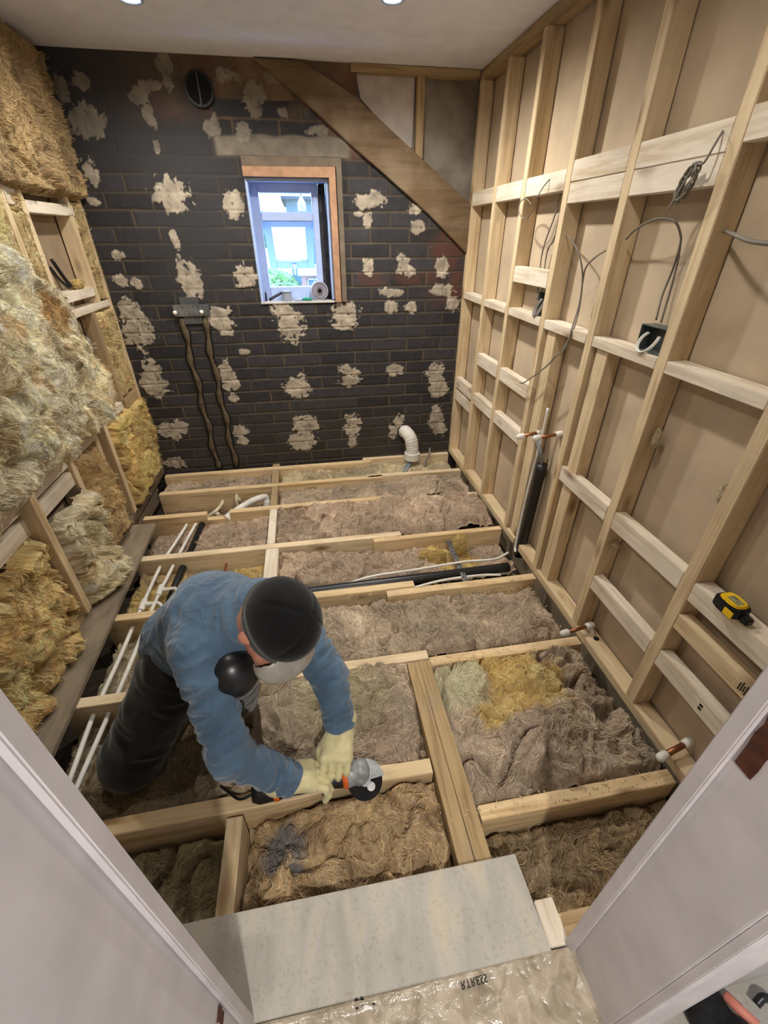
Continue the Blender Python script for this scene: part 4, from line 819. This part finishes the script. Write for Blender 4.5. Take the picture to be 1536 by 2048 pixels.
# two stubs at mid height between the doubled studs
z_ = .66
qa, qb = P(1038, 873, 0, W - .045), P(1090, 862, 0, W + .02)
E1 = P(1080, 864, 0, W + .03); E2 = P(1119, 868, 0, W + .062)
stub(tuple(P(1041, 873, 1, E1[1])), tuple(E1), 'copper stub with white caps reaching over the doubled stud, left of the pair', riser=[E1, E1 + A_(.006, 0, -.03), E1 + A_(.008, .0, -.16)])
stub(tuple(P(1074, 876, 1, E2[1])), tuple(E2), 'copper stub with white caps, right of the pair at the doubled stud')
stub(tuple(P(1130, 1266, 2, .055)), tuple(P(1180, 1251, 2, .070)), 'white capped pipe stub sticking out over the bottom plate, middle of the right wall', riser=[P(1180, 1253, 2, .065), P(1184, 1262, 2, .05), P(1186, 1275, 2, .02)])
stub(tuple(P(1325, 1513, 2, .060)), tuple(P(1376, 1485, 2, .075)), 'copper stub with two fat white caps beside the right door lining', r=.009)
o = MB(); c_ = P(1187, 1278, 2, .037); o.tube([(c_[0] + .012, c_[1], .0362), (c_[0] + .012, c_[1], .0375)], .011, 16); tag(o.done('pipe_hole', M_HOLE), 'dark drilled hole in the bottom plate under the white capped stub', 'hole')
# white pan connector elbow against the brick wall
el = empty('pipe_elbow', (1.75, -.06, .0), 'white corrugated pipe elbow coming out of the brick wall at floor level', 'pipe')
e0 = spline([(1.715, .0, .185), (1.722, -.045, .195), (1.745, -.085, .165), (1.757, -.095, .10), (1.758, -.095, .04)], 12); rad = [.046 + (.0022 * math.sin(i * 2.1) if 22 < i < 40 else 0) for i in range(len(e0))]
MB().tube(e0, .046, 28, True, rad).done('bend', M_PLASTIC, el, True); MB().tube([(1.758, -.095, .060), (1.758, -.095, .056), (1.758, -.095, .008), (1.758, -.095, .004)], .054, 28, True, [.050, .056, .056, .052]).done('collar', M_PLASTIC, el, True, .6)
MB().tube([(1.715, .002, .185), (1.716, -.010, .187)], .054, 24).done('rubber_seal', M_BLACKP, el, True, .6)
o = MB().hexa([(1.66, -.20, -.04), (1.70, -.205, -.04), (1.755, -.12, -.012), (1.72, -.115, -.012), (1.66, -.20, -.037), (1.70, -.205, -.037), (1.755, -.12, -.009), (1.72, -.115, -.009)], 0).done('plastic_strip', plain('blue_grey_plastic', (120, 134, 148), .4, .08)); tag(o, 'blue grey plastic strip under the white pipe elbow', 'strip')
o = MB().tube(spline([(1.83, -.16, -.06), (1.86, -.13, .0), (1.89, -.09, .03), (1.91, -.03, .05)], 6), .008, 8).done('cable', M_CABLE, None, True); tag(o, 'grey cable end between the white elbow and the right corner', 'cable')
# two buried pipes running down the brick wall from a bracket
CH = plain('mortar_coated_pipe', (96, 84, 64), .9, .15, 30, bmp=.4)
for k, (xa, xb) in enumerate(((.352, .366), (.478, .488))):
    pts = [(xa, -.006, .985)] + [(xa + (xb - xa) * t_ + .008 * math.sin(t_ * 21 + k), -.008 - .002 * math.sin(t_ * 33), .95 - .95 * t_) for t_ in np.linspace(0, 1, 26)]
    rd = [.013] + [.015 + .0055 * math.sin(t_ * 40 + k * 2) for t_ in np.linspace(0, 1, 26)]
    o = MB().tube(pts, .016, 12, True, rd).done('buried_pipe', CH, None, True); tag(o, ['left', 'right'][k] + ' mortar-coated pipe chased down the brick wall below the steel bracket', 'pipe')
    for s_ in (-1, 1):
        MB().tube([(p[0] + s_ * (r_ + .0035), -.0035, p[2]) for p, r_ in zip(pts[1:], rd[1:])], .0045, 6).done('chase_groove', M_HOLE, o, True)
bk = empty('pipe_bracket', (.42, -.01, 1.03), 'grey steel pipe bracket with two white plugs on the brick wall', 'bracket')
MB().box((.322, -.022, 1.000), (.522, -.012, 1.062), .002).done('plate', M_GALV.copy(), bk); MB().box((.365, -.014, .955), (.470, -.006, 1.10), .002).done('back_plate', plain('bracket_grey', (84, 86, 86), .5, .1), bk)
for x in (.330, .478): MB().ball((x, -.03, 1.022), .012, (1, 1, 1), 14).done('plug', M_PLASTIC, bk, True)
hb = MB()
for i in range(6):
    for z in (1.012, 1.048): hb.tube([(.35 + i * .028, -.0222, z), (.35 + i * .028, -.0232, z)], .0028, 8)
hb.done('holes', M_HOLE, bk)

# ---------------------------------------------------------------- cables and boxes on the right-hand frame
def cab(pts, label, r=.0028, mat=M_CABLE): return tube_thing('cable', [tuple(p) for p in pts], r, mat, label, 'cable', 8)
XW = W
def R_(x, y, dx=0.0): return P(x, y, 0, XW + dx)
cc = [R_(1446, 262, -.003), R_(1430, 288, -.02), R_(1408, 325, -.03)]
coil = list(cc)
for k in range(34):
    a = k * .74; cx_, cy_ = 1372 + 2 * math.sin(k), 360; coil.append(R_(cx_ + 17 * math.cos(a - 1) + (-.30) * 34 * math.sin(a - 1), cy_ + 38 * math.sin(a - 1), -.03 - .010 * math.sin(k * 1.7)))
ca_, cb_ = R_(1398, 322, -.03), R_(1350, 408, -.03); mj_ = (cb_ - ca_) / 2; pr_ = np.cross(mj_, A_(1, 0, 0)); pr_ /= np.linalg.norm(pr_); coil = list(cc)
for k in range(44):
    a = k * .72; coil.append((ca_ + cb_) / 2 - mj_ * math.cos(a) * (.86 + .1 * math.sin(k * .9)) + pr_ * math.sin(a) * (.016 + .004 * math.sin(k * 1.3)) + A_(-.008 * math.sin(k * 1.9), 0, 0))
coil += [cb_ + A_(-.01, 0, 0), R_(1338, 420, -.04)]
cab(coil, 'coil of grey cable hanging from the wide upper rail beside the sixth stud', .0026)
cab([R_(1253, 478, .02), R_(1268, 462, .0), R_(1300, 442, -.015), R_(1332, 437, -.01), R_(1352, 446, .0), R_(1361, 470, .02), R_(1360, 490, .03), R_(1345, 540, .045), R_(1325, 590, .045), R_(1312, 640, .035)], 'grey cable arching from the fifth stud and down to the open steel box')
cab([R_(1361, 488, .03), R_(1354, 530, .045), R_(1338, 590, .045), R_(1322, 645, .035)], 'second grey cable dropping into the open steel box')
cab([R_(1450, 462, .035), R_(1470, 470, .0), R_(1500, 482, -.02), R_(1545, 488, -.03)], 'pale cable coming out of a hole in the sixth stud and leaving to the right', .005)
cab([R_(1132, 472, .03), R_(1146, 484, .0), R_(1160, 515, .0), R_(1165, 555, .02), R_(1160, 600, .03), R_(1146, 650, .0), R_(1128, 700, -.02), R_(1112, 712, -.02), R_(1090, 735, -.02), R_(1050, 764, -.03), R_(1040, 766, -.03)], 'long grey cable hanging from the fourth stud to below the waist rail')
cab([R_(1212, 501, .03), R_(1190, 515, .0), R_(1172, 535, .0), R_(1166, 560, .02), R_(1158, 620, .03), R_(1144, 665, .0), R_(1122, 705, -.02)], 'grey cable joining the long hanging cable from the fifth stud')
cab([R_(1100, 358, .0), R_(1086, 375, -.02), R_(1072, 400, -.02), R_(1066, 420, -.02), R_(1050, 438, -.025), R_(1038, 425, -.025), R_(1040, 405, -.025), R_(1052, 398, -.025), R_(1064, 410, -.02)], 'thin looped cable hanging from the upper rail beside the fourth stud', .0022)
cab([R_(1122, 385, .045), R_(1110, 430, .045), R_(1090, 485, .05), R_(1082, 520, .05), R_(1078, 560, .04), R_(1074, 600, .02)], 'grey cable running down to the small steel box, left of two')
cab([R_(1118, 430, .05), R_(1108, 480, .05), R_(1095, 500, .05), R_(1086, 560, .05), R_(1082, 600, .03)], 'grey cable running down to the small steel box, right of two')
def backbox(c, w, h, d, label, loops):
    x, y, z = c; e_ = empty('back_box', (x, y, z), label, 'electrical box'); t_ = .002
    o = MB(); o.box((x + d - t_, y - w / 2, z), (x + d, y + w / 2, z + h), 0).box((x, y - w / 2, z), (x + d, y - w / 2 + t_, z + h), 0).box((x, y + w / 2 - t_, z), (x + d, y + w / 2, z + h), 0).box((x, y - w / 2, z), (x + d, y + w / 2, z + t_), 0).box((x, y - w / 2, z + h - t_), (x + d, y + w / 2, z + h), 0); o.done('box', M_GALV.copy() if False else M_BOXG, e_)
    for k in range(loops):
        pts = []
        for j in range(12): a = 2.6 + j * .40; pts.append((x + .016 - .030 * math.sin(max(0, min(1, j / 11)) * math.pi) - .002 * k, y + w * (.10 + .05 * k * (1 if w < .08 else .3)) + w * .26 * math.cos(a), z + h * .42 + (h * .42) * math.sin(a)))
        MB().tube(spline(pts, 4), .0028, 6).done('cable_tail', M_PLASTIC if w > .08 else M_CABLE, e_, True)
M_BOXG = plain('galvanised_box', (112, 120, 116), .45, .15, 30, metal=.3)
c1 = R_(1302, 697); backbox((W + .012, -1.725, 1.101), .115, .072, .045, 'open galvanised box with a white cable loop on the waist rail', 3)
backbox((W + .015, -1.020, 1.101), .072, .095, .045, 'small galvanised box stuffed with grey cables below the short high noggin', 4)
for x, y, k in ((1253, 478, 'fifth'), (1450, 462, 'sixth'), (1132, 472, 'fourth')):
    pass
# tape measure on the near noggin
tm = empty('tape_measure', (W - .005, -2.300, .59), 'yellow and black tape measure lying on a noggin by the door lining', 'tape measure')
ty = plain('tape_yellow', (236, 196, 28), .4, .05, spec=.5); tk = plain('tape_black', (26, 27, 30), .5, .1, spec=.4)
c_ = A_(W + .005, -2.292, .592)
def pill(name, z0, z1, r, mat, sx=1.25, off=(0, 0)):
    pts = []
    for k in range(28):
        a = 2 * math.pi * k / 28; px_, py_ = math.cos(a), math.sin(a); sgn = lambda q_: (1 if q_ > 0 else -1)
        pts.append((c_[0] + off[0] + r * sgn(px_) * abs(px_) ** .7, c_[1] + off[1] + r * sx * sgn(py_) * abs(py_) ** .7))
    return MB().prism(pts, 2, c_[2] + z0, c_[2] + z1, .004).done(name, mat, tm, angle=.7)
pill('black_case', .0, .030, .030, tk); pill('yellow_face', .028, .036, .024, ty); pill('yellow_base', -.001, .004, .024, ty)
MB().box((c_[0] - .012, c_[1] - .02, c_[2] + .036), (c_[0] + .010, c_[1] + .012, c_[2] + .0368), 0).done('label', plain('tape_label', (150, 146, 110), .5, .2, 90), tm)
MB().box((c_[0] - .012, c_[1] - .058, c_[2] + .002), (c_[0] + .010, c_[1] - .036, c_[2] + .020), .003).done('tape_mouth', tk, tm); MB().box((c_[0] - .033, c_[1] - .034, c_[2] + .006), (c_[0] - .030, c_[1] - .008, c_[2] + .026), .002).done('lock_rim', ty, tm)
# tool and twist of wool in the left niche
pc_ = A_(-.03, -.36, 1.177)
kn = empty('pliers', tuple(pc_), 'black handled tool standing in the niche of the left wall', 'tool')
MB().tube(spline([pc_ + A_(.0, .0, .015), pc_ + A_(-.012, -.02, .06), pc_ + A_(-.02, -.055, .13)], 6), .008, 12).done('handle', M_BLACKP, kn, True)
MB().tube(spline([pc_ + A_(-.01, -.005, .01), pc_ + A_(-.02, -.05, .05), pc_ + A_(-.024, -.085, .10)], 6), .007, 12).done('handle', M_BLACKP, kn, True)
tuft((-.025, -.30, 1.195), .024, YEL, 21, 'small yellow scrap on the shelf of the left niche', (.8, 1.6, .8))
pw = P(200, 730, 0, -.075)
o = MB().tube([(-.075, pw[1], pw[2]), (-.045, pw[1], pw[2])], .004, 10).tube([(-.047, pw[1], pw[2]), (-.040, pw[1], pw[2])], .010, 14); tag(o.done('white_plug', M_PLASTIC, None, True), 'white plug sticking out of the bare cavity board on the left wall', 'plug')
# ---------------------------------------------------------------- things on the window sill
sz = WZ0 + .006
o = MB(); tc = A_(1.175, .055, sz + .052)
o.tube([tc + A_(0, .025, 0), tc - A_(0, .025, 0)], .051, 36); ro = tag(o.done('tape_roll', plain('tape_roll_white', (188, 184, 196), .5, .05), None, angle=.6), 'roll of tape standing on the window sill against the right side', 'tape roll')
rings = MB()
for r_ in (.044, .036, .026, .018): 
    rings.tube([tc + A_(r_ * math.cos(a), -.0255, r_ * math.sin(a)) for a in np.linspace(0, 2 * math.pi, 33)], .0022, 6, False)
rings.done('roll_rings', plain('ring_grey', (96, 96, 116), .5, .1), ro, True); MB().tube([tc + A_(0, -.0252, 0), tc + A_(0, -.0262, 0)], .013, 20).done('core_hole', M_HOLE, ro)
o = MB(); o.tube([(.975, .045, sz), (.975, .045, sz + .05)], .03, 24, True); o.tube([(.975, .045, sz + .048), (.975, .045, sz + .054)], .033, 24); tag(o.done('plastic_tub', plain('tub_grey_blue', (150, 156, 172), .4, .05), None, angle=.6), 'small tub with a rim in the middle of the window sill', 'tub')
o = MB().tube([(.87, .04, sz + .008), (.945, .03, sz + .045)], .008, 10).done('brush_handle', plain('dark_grey', (62, 64, 72), .5, .1), None, True); tag(o, 'dark handle leaning on the small tub on the window sill', 'tool')
o = MB().tube([(.850, .05, sz), (.852, .05, sz + .045)], .006, 8).tube([(.848, .05, sz + .03), (.853, .05, sz + .05)], .003, 6); tag(o.done('pencil_stub', plain('dark_pencil', (50, 52, 62), .5, .1), None, True), 'short dark stub standing at the left end of the window sill', 'tool')
tw = empty('filling_knife', (1.07, .02, sz), 'small knife with a green handle lying on the window sill beside the tape roll', 'tool')
MB().hexa([(1.02, .02, sz + .002), (1.07, .012, sz + .002), (1.07, .028, sz + .002), (1.02, .03, sz + .002), (1.02, .02, sz + .004), (1.07, .012, sz + .004), (1.07, .028, sz + .004), (1.02, .03, sz + .004)], 0).done('blade', M_GALV, tw)
MB().tube([(1.065, .02, sz + .009), (1.09, .018, sz + .012), (1.125, .015, sz + .009)], .01, 10, True, [.006, .010, .007]).done('handle', plain('green_plastic', (46, 150, 120), .4, .05), tw, True)

# ---------------------------------------------------------------- doorway linings
DX0, DX1, DYF, DYN = .820, 1.550, -2.690, -2.830
def lining(side, n):
    s_ = 1 if side == 'l' else -1; xf = DX0 if side == 'l' else DX1; e_ = empty('door_lining', (xf, -2.76, 0), ('left' if side == 'l' else 'right') + ' white gloss door lining in the near doorway', 'door frame')
    e_['kind'] = 'structure'
    return e_
for side in 'lr':
    s_ = 1 if side == 'l' else -1; xf = DX0 if side == 'l' else DX1; e_ = empty('door_1' if side == 'l' else 'door_2', (xf, -2.76, 0)); e_['kind'] = 'structure'
    MB().box((xf - s_ * .030, DYN, -.004), (xf, DYF, 2.05), .0015).done('door_lining', M_GLOSSWHITE, e_)
    MB().box((xf + s_ * .0005, -2.7145, -.004), (xf + s_ * .0125, DYF - .002, 2.05), .002).done('door_stop', M_GLOSSWHITE, e_)
    ar = MB(); o_ = -s_
    prof = [(xf, DYN), (xf, DYN - .012), (xf + o_ * .010, DYN - .016), (xf + o_ * .014, DYN - .011), (xf + o_ * .045, DYN - .015), (xf + o_ * .050, DYN - .021), (xf + o_ * .066, DYN - .021), (xf + o_ * .070, DYN)]
    prof = [(xf + o_ * .008 + (p[0] - xf), p[1]) for p in prof]; ar.prism(prof, 2, -.004, 2.1, .001); ar.done('architrave', M_GLOSSWHITE, e_)
MB().box((.79, DYN, 2.02), (1.58, DYF, 2.05), 0).done('door_lining', M_GLOSSWHITE, bpy.data.objects['door_1'])
cr = plain('bare_brown_wood', (92, 52, 34), .7, .15, 60, bmp=.4)
# chopped latch recess on the right lining, hinge recess low on the left lining
def chip(xf, ys, z0, z1, seed, s_, parent, name):
    rs = random.Random(seed); pts = []; y0, y1 = ys
    for k in range(7): pts.append((y0 + rs.uniform(-.002, .002), z0 + (z1 - z0) * k / 6))
    for k in range(7): pts.append((y1 + rs.uniform(-.003, .003), z1 - (z1 - z0) * k / 6))
    MB().prism(pts, 0, xf - .0006, xf + .0006, 0).done(name, cr, parent)
chip(DX1 - .0009, (-2.7400, -2.7165), .845, .965, 4, -1, bpy.data.objects['door_2'], 'latch_recess'); 
chip(DX0 + .0009, (-2.736, -2.718), .255, .30, 5, 1, bpy.data.objects['door_1'], 'hinge_recess')
# ---------------------------------------------------------------- hall floor: clear plastic film with print, dark boot
m, nt, b = mat_new('plastic_film', .18, .6); v = coords(nt)
n1 = noise(nt, coords(nt, (14, 14, 14)), 1.5, 5, 1.5); nt.links.new(ramp(nt, n1, [(.3, (140, 128, 108)), (.6, (178, 166, 146)), (.8, (196, 186, 170))]), b.inputs['Base Color']); bump(nt, b, n1, .7, .01); M_FILM = m
nu, nv = 150, 60; a, b_ = np.meshgrid(np.linspace(.80, 1.552, nu), np.linspace(-3.02, -2.704, nv)); a, b_ = a.ravel(), b_.ravel(); q_ = np.stack([a, b_, a * 0], 1)
zz = .0115 + .004 * fbm(q_ * 12, 71, 3) + .005 * (1 - np.abs(pn(q_ * 9 + .3 * np.stack([pn(q_ * 10, 1)] * 3, 1), 72)) * 2.2) + .007 * np.exp(-((b_ + 2.712) / .006) ** 2)
I = np.arange(nu * nv).reshape(nv, nu); f_ = np.stack([I[:-1, :-1], I[:-1, 1:], I[1:, 1:], I[1:, :-1]], -1).reshape(-1, 4)
fo = tag(meshnp('plastic_film', np.stack([a, b_, np.maximum(zz, .002)], 1), f_, M_FILM), 'crinkled clear plastic wrapping with black print spread over the near boards', 'plastic sheet')
def txt(s_, c, size, ang, mat, name):
    cu = bpy.data.curves.new(name, 'FONT'); cu.body = s_; cu.size = size; cu.extrude = .0003; cu.align_x = 'RIGHT'; o = bpy.data.objects.new(name, cu); COL.objects.link(o); bpy.context.view_layer.update()
    me = bpy.data.meshes.new_from_object(o.evaluated_get(bpy.context.evaluated_depsgraph_get())); bpy.data.objects.remove(o)
    me.transform(Matrix.Translation(c) @ Matrix.Rotation(ang, 4, 'Z') @ Matrix.Diagonal((1, -1, 1, 1))); me.flip_normals(); return link(name, me, mat, fo)
INK = plain('film_ink', (24, 24, 26), .4, .05)
pt = P(972, 1948, 2, .02); txt('RTRESS', (float(pt[0]), float(pt[1]), .0225), .019, math.radians(2), INK, 'film_lettering')
k0 = P(722, 2008, 2, .02)
lg = MB()
for dx_, dy_, w_, h_ in ((-.012, -.006, .006, .016), (.000, -.003, .005, .013), (-.014, .002, .022, .005), (.010, -.001, .018, .005), (.024, -.006, .006, .009)): lg.box((k0[0] + dx_, k0[1] + dy_, .0195), (k0[0] + dx_ + w_, k0[1] + dy_ + h_, .0205), 0)
lg.done('film_logo', INK, fo)
bc_ = P(1420, 2040, 2, .03); bt = SDF(bc_ - A_(.16, .24, .12), bc_ + A_(.20, .16, .16), .005)
bt.cone(bc_ + A_(.0, .010, -.0), bc_ + A_(.03, -.08, .02), .034, .055, .02, wr=.006, fr=30, seed=5); bt.cone(bc_ + A_(.03, .03, .012), bc_ + A_(.0, .0, .0), .012, .03, .02); tag(bt.done('work_bag', plain('black_scuffed_fabric', (34, 35, 37), .8, .3, 60, bmp=.4), None), 'rounded black scuffed bag end on the hall floor by the door lining', 'bag')
p0, p1, p2 = P(1452, 1992, 2, .05), P(1475, 2015, 2, .06), P(1515, 2052, 2, .06)
o = MB().tube(spline([p0, p1, p2], 6), .010, 12, True).done('pink_handle', plain('salmon_plastic', (214, 134, 116), .5, .05), None, True); tag(o, 'salmon pink handle leaning on the black bag in the hall', 'handle')
p0 = P(1520, 2015, 2, .01)
o = MB().tube(spline([p0 + A_(-.01, .005, .01), p0 + A_(.01, .01, .02), p0 + A_(.03, -.005, .01), p0 + A_(.03, -.03, .01)], 6), .008, 8).done('dark_strap', M_BLACKP, None, True); tag(o, 'dark strap end on the hall floor at the right', 'strap')
# ---------------------------------------------------------------- ceiling downlights
m, nt, b = mat_new('lamp_face'); b.inputs['Emission Color'].default_value = (1, .95, .88, 1); b.inputs['Emission Strength'].default_value = 12; M_EM = m
for i, (x, y) in enumerate(DOWNLIGHTS):
    d_ = empty('downlight', (x, y, H), ['round ceiling downlight near the brick wall, on the left', 'round ceiling downlight near the brick wall, on the right', 'round ceiling downlight near the doorway, on the left', 'round ceiling downlight near the doorway, on the right'][i], 'ceiling light')
    rg = MB(); n_ = 32; t_ = bmesh.new(); ri = []
    for k in range(n_):
        a = 2 * math.pi * k / n_; ri.append([t_.verts.new((x + r_ * math.cos(a), y + r_ * math.sin(a), z)) for r_, z in ((.030, H - .001), (.034, H - .006), (.042, H - .006), (.045, H - .0005))])
    for k in range(n_):
        p_, q_ = ri[k], ri[(k + 1) % n_]
        for j in range(3): t_.faces.new([p_[j], p_[j + 1], q_[j + 1], q_[j]])
    rg.add(t_); rg.done('bezel', M_UPVC_CAST, d_, True); MB().tube([(x, y, H - .0005), (x, y, H - .003)], .030, 24).done('lamp_face', M_EM, d_)
# ---------------------------------------------------------------- sawdust and splinters (uncountable)
rs = np.random.RandomState(9); sh = MB(); V, Fc = [], []
for k in range(1500):
    if k < 900: x, y = rs.uniform(1.12, 2.03), rs.uniform(-1.80, -1.50); z = -.02 + rs.uniform(-.01, .015)
    else: x, y = rs.uniform(1.12, 2.0), rs.choice([-.31, -.64, -1.04, -1.46, -1.87, -2.40]) + rs.uniform(-.02, .02); z = .002
    a = rs.uniform(0, 6.28); l = rs.uniform(.001, .004) * (3 if rs.rand() < .06 else 1); w_ = rs.uniform(.0005, .0016); dx_, dy_ = math.cos(a), math.sin(a); z2 = z + rs.uniform(0, .003); i0 = len(V)
    for s1, s2, zz_ in ((-1, -1, z), (1, -1, z2), (1, 1, z2), (-1, 1, z), (-1, -1, z + .0008), (1, -1, z2 + .0008), (1, 1, z2 + .0008), (-1, 1, z + .0008)): V.append((x + dx_ * l * s1 - dy_ * w_ * s2, y + dy_ * l * s1 + dx_ * w_ * s2, zz_))
    for f4 in ((3, 2, 1, 0), (4, 5, 6, 7), (0, 1, 5, 4), (1, 2, 6, 5), (2, 3, 7, 6), (3, 0, 4, 7)): Fc.append([i0 + q for q in f4])
tag(meshnp('wood_shavings', V, Fc, plain('shaving', (216, 196, 158), .8, .05), None, False), 'pale sawdust and splinters scattered on the joists and wool', 'sawdust', kind='stuff')
# ---------------------------------------------------------------- the garden beyond the window
gm = plain('grass_far', (88, 128, 70), .9, .2, 2); o = MB().box((-30, 2.5, -3.1), (30, 45, -3.0), 0).done('ground', gm); o['kind'] = 'structure'
hed = attr_mat('hedge_leaves', .8, 6, .3, .8, .05)
def bush(c, sz_, seed, label):
    t = bmesh.new(); bmesh.ops.create_icosphere(t, subdivisions=5, radius=1); v = np.array([q.co[:] for q in t.verts]); f = np.array([[q.index for q in p.verts] for p in t.faces]); t.free()
    d = 1 + .18 * fbm(v * 3 + seed, seed, 3) + .12 * (1 - np.abs(pn(v * 9, seed)) * 3); V = v * d[:, None] * np.array(sz_) + np.array(c); a_ = sm(fbm(v * 6, seed + 1, 3), -.3, .3)[:, None]
    e_ = empty('garden_bush', (c[0], c[1], -3.0), label, 'bush'); meshnp('foliage', V, f, hed, e_, True, np.array(lin((60, 104, 56))) * (1 - a_) + np.array(lin((120, 160, 84))) * a_)
    MB().tube([(c[0], c[1], -3.0), (c[0] + .03, c[1], -1.0), (c[0], c[1], c[2])], .07, 10, True, [.10, .07, .04]).done('stem', OZ, e_, True)
bush((.25, 9.0, .30), (.72, .8, .42), 3, 'green bush outside, below the opening sash on the left'); bush((-.2, 13.0, 1.55), (1.15, .9, .42), 5, 'pale green bush outside seen through the upper pane')
gar = empty('garage', (3.0, 11, -3), 'pink brick outbuilding with a small window, seen below the opening sash', 'building')
bkm = plain('garage_brick', (196, 150, 140), .9, .1, 4); MB().box((1.08, 9.0, -3), (5, 12, .60), .0).done('brick_walls', bkm, gar); MB().box((1.0, 8.85, .60), (5.1, 12.2, .68), .0).done('flat_roof', plain('pale_roof', (170, 170, 178), .7, .05), gar)
gw = MB().box((1.22, 8.95, .30), (1.75, 8.999, .53), 0).done('garage_window', plain('pane_dark', (96, 110, 120), .2, .1), gar); g2 = MB()
for x in (1.22, 1.38, 1.54, 1.72): g2.box((x, 8.92, .30), (x + .02, 8.949, .53), 0)
g2.box((1.22, 8.92, .51), (1.75, 8.949, .535), 0).box((1.22, 8.92, .29), (1.75, 8.949, .315), 0); g2.done('glazing_bars', M_UPVC_CAST, gw)
sh_ = empty('house', (3.0, 18, -3), 'dark slate roofed house in the distance through the upper pane', 'building'); MB().box((.75, 17, -3), (6, 22, 2.52), 0).done('wall', plain('teal_grey_wall', (96, 118, 122), .9, .1, 1), sh_); MB().box((.6, 16.8, 2.52), (6.2, 22.2, 2.62), 0).done('roof_edge', plain('slate', (70, 76, 84), .8, .1), sh_)
lp = empty('garden_lantern', (1.31, 1.2, 1.5), 'white lantern hanging outside the upper pane', 'lantern'); lx = P(603, 408, 1, 1.2)
MB().tube([(lx[0], 1.2, lx[2] - .045), (lx[0], 1.2, lx[2] + .01), (lx[0], 1.2, lx[2] + .03), (lx[0], 1.2, lx[2] + .045)], .03, 16, True, [.032, .030, .016, .010]).done('lantern_body', M_UPVC_CAST, lp, True); MB().tube([(lx[0], 1.2, lx[2] + .04), (lx[0], 1.2, lx[2] + .14), (lx[0], .80, lx[2] + .17), (lx[0], .171, 1.82)], .004, 8).done('hanging_bracket', M_BLACKP, lp, True)
for o in list(bpy.data.objects):
    if o.type == 'MESH' and o.parent is None and 'label' not in o and 'kind' not in o: print('UNTAGGED', o.name)
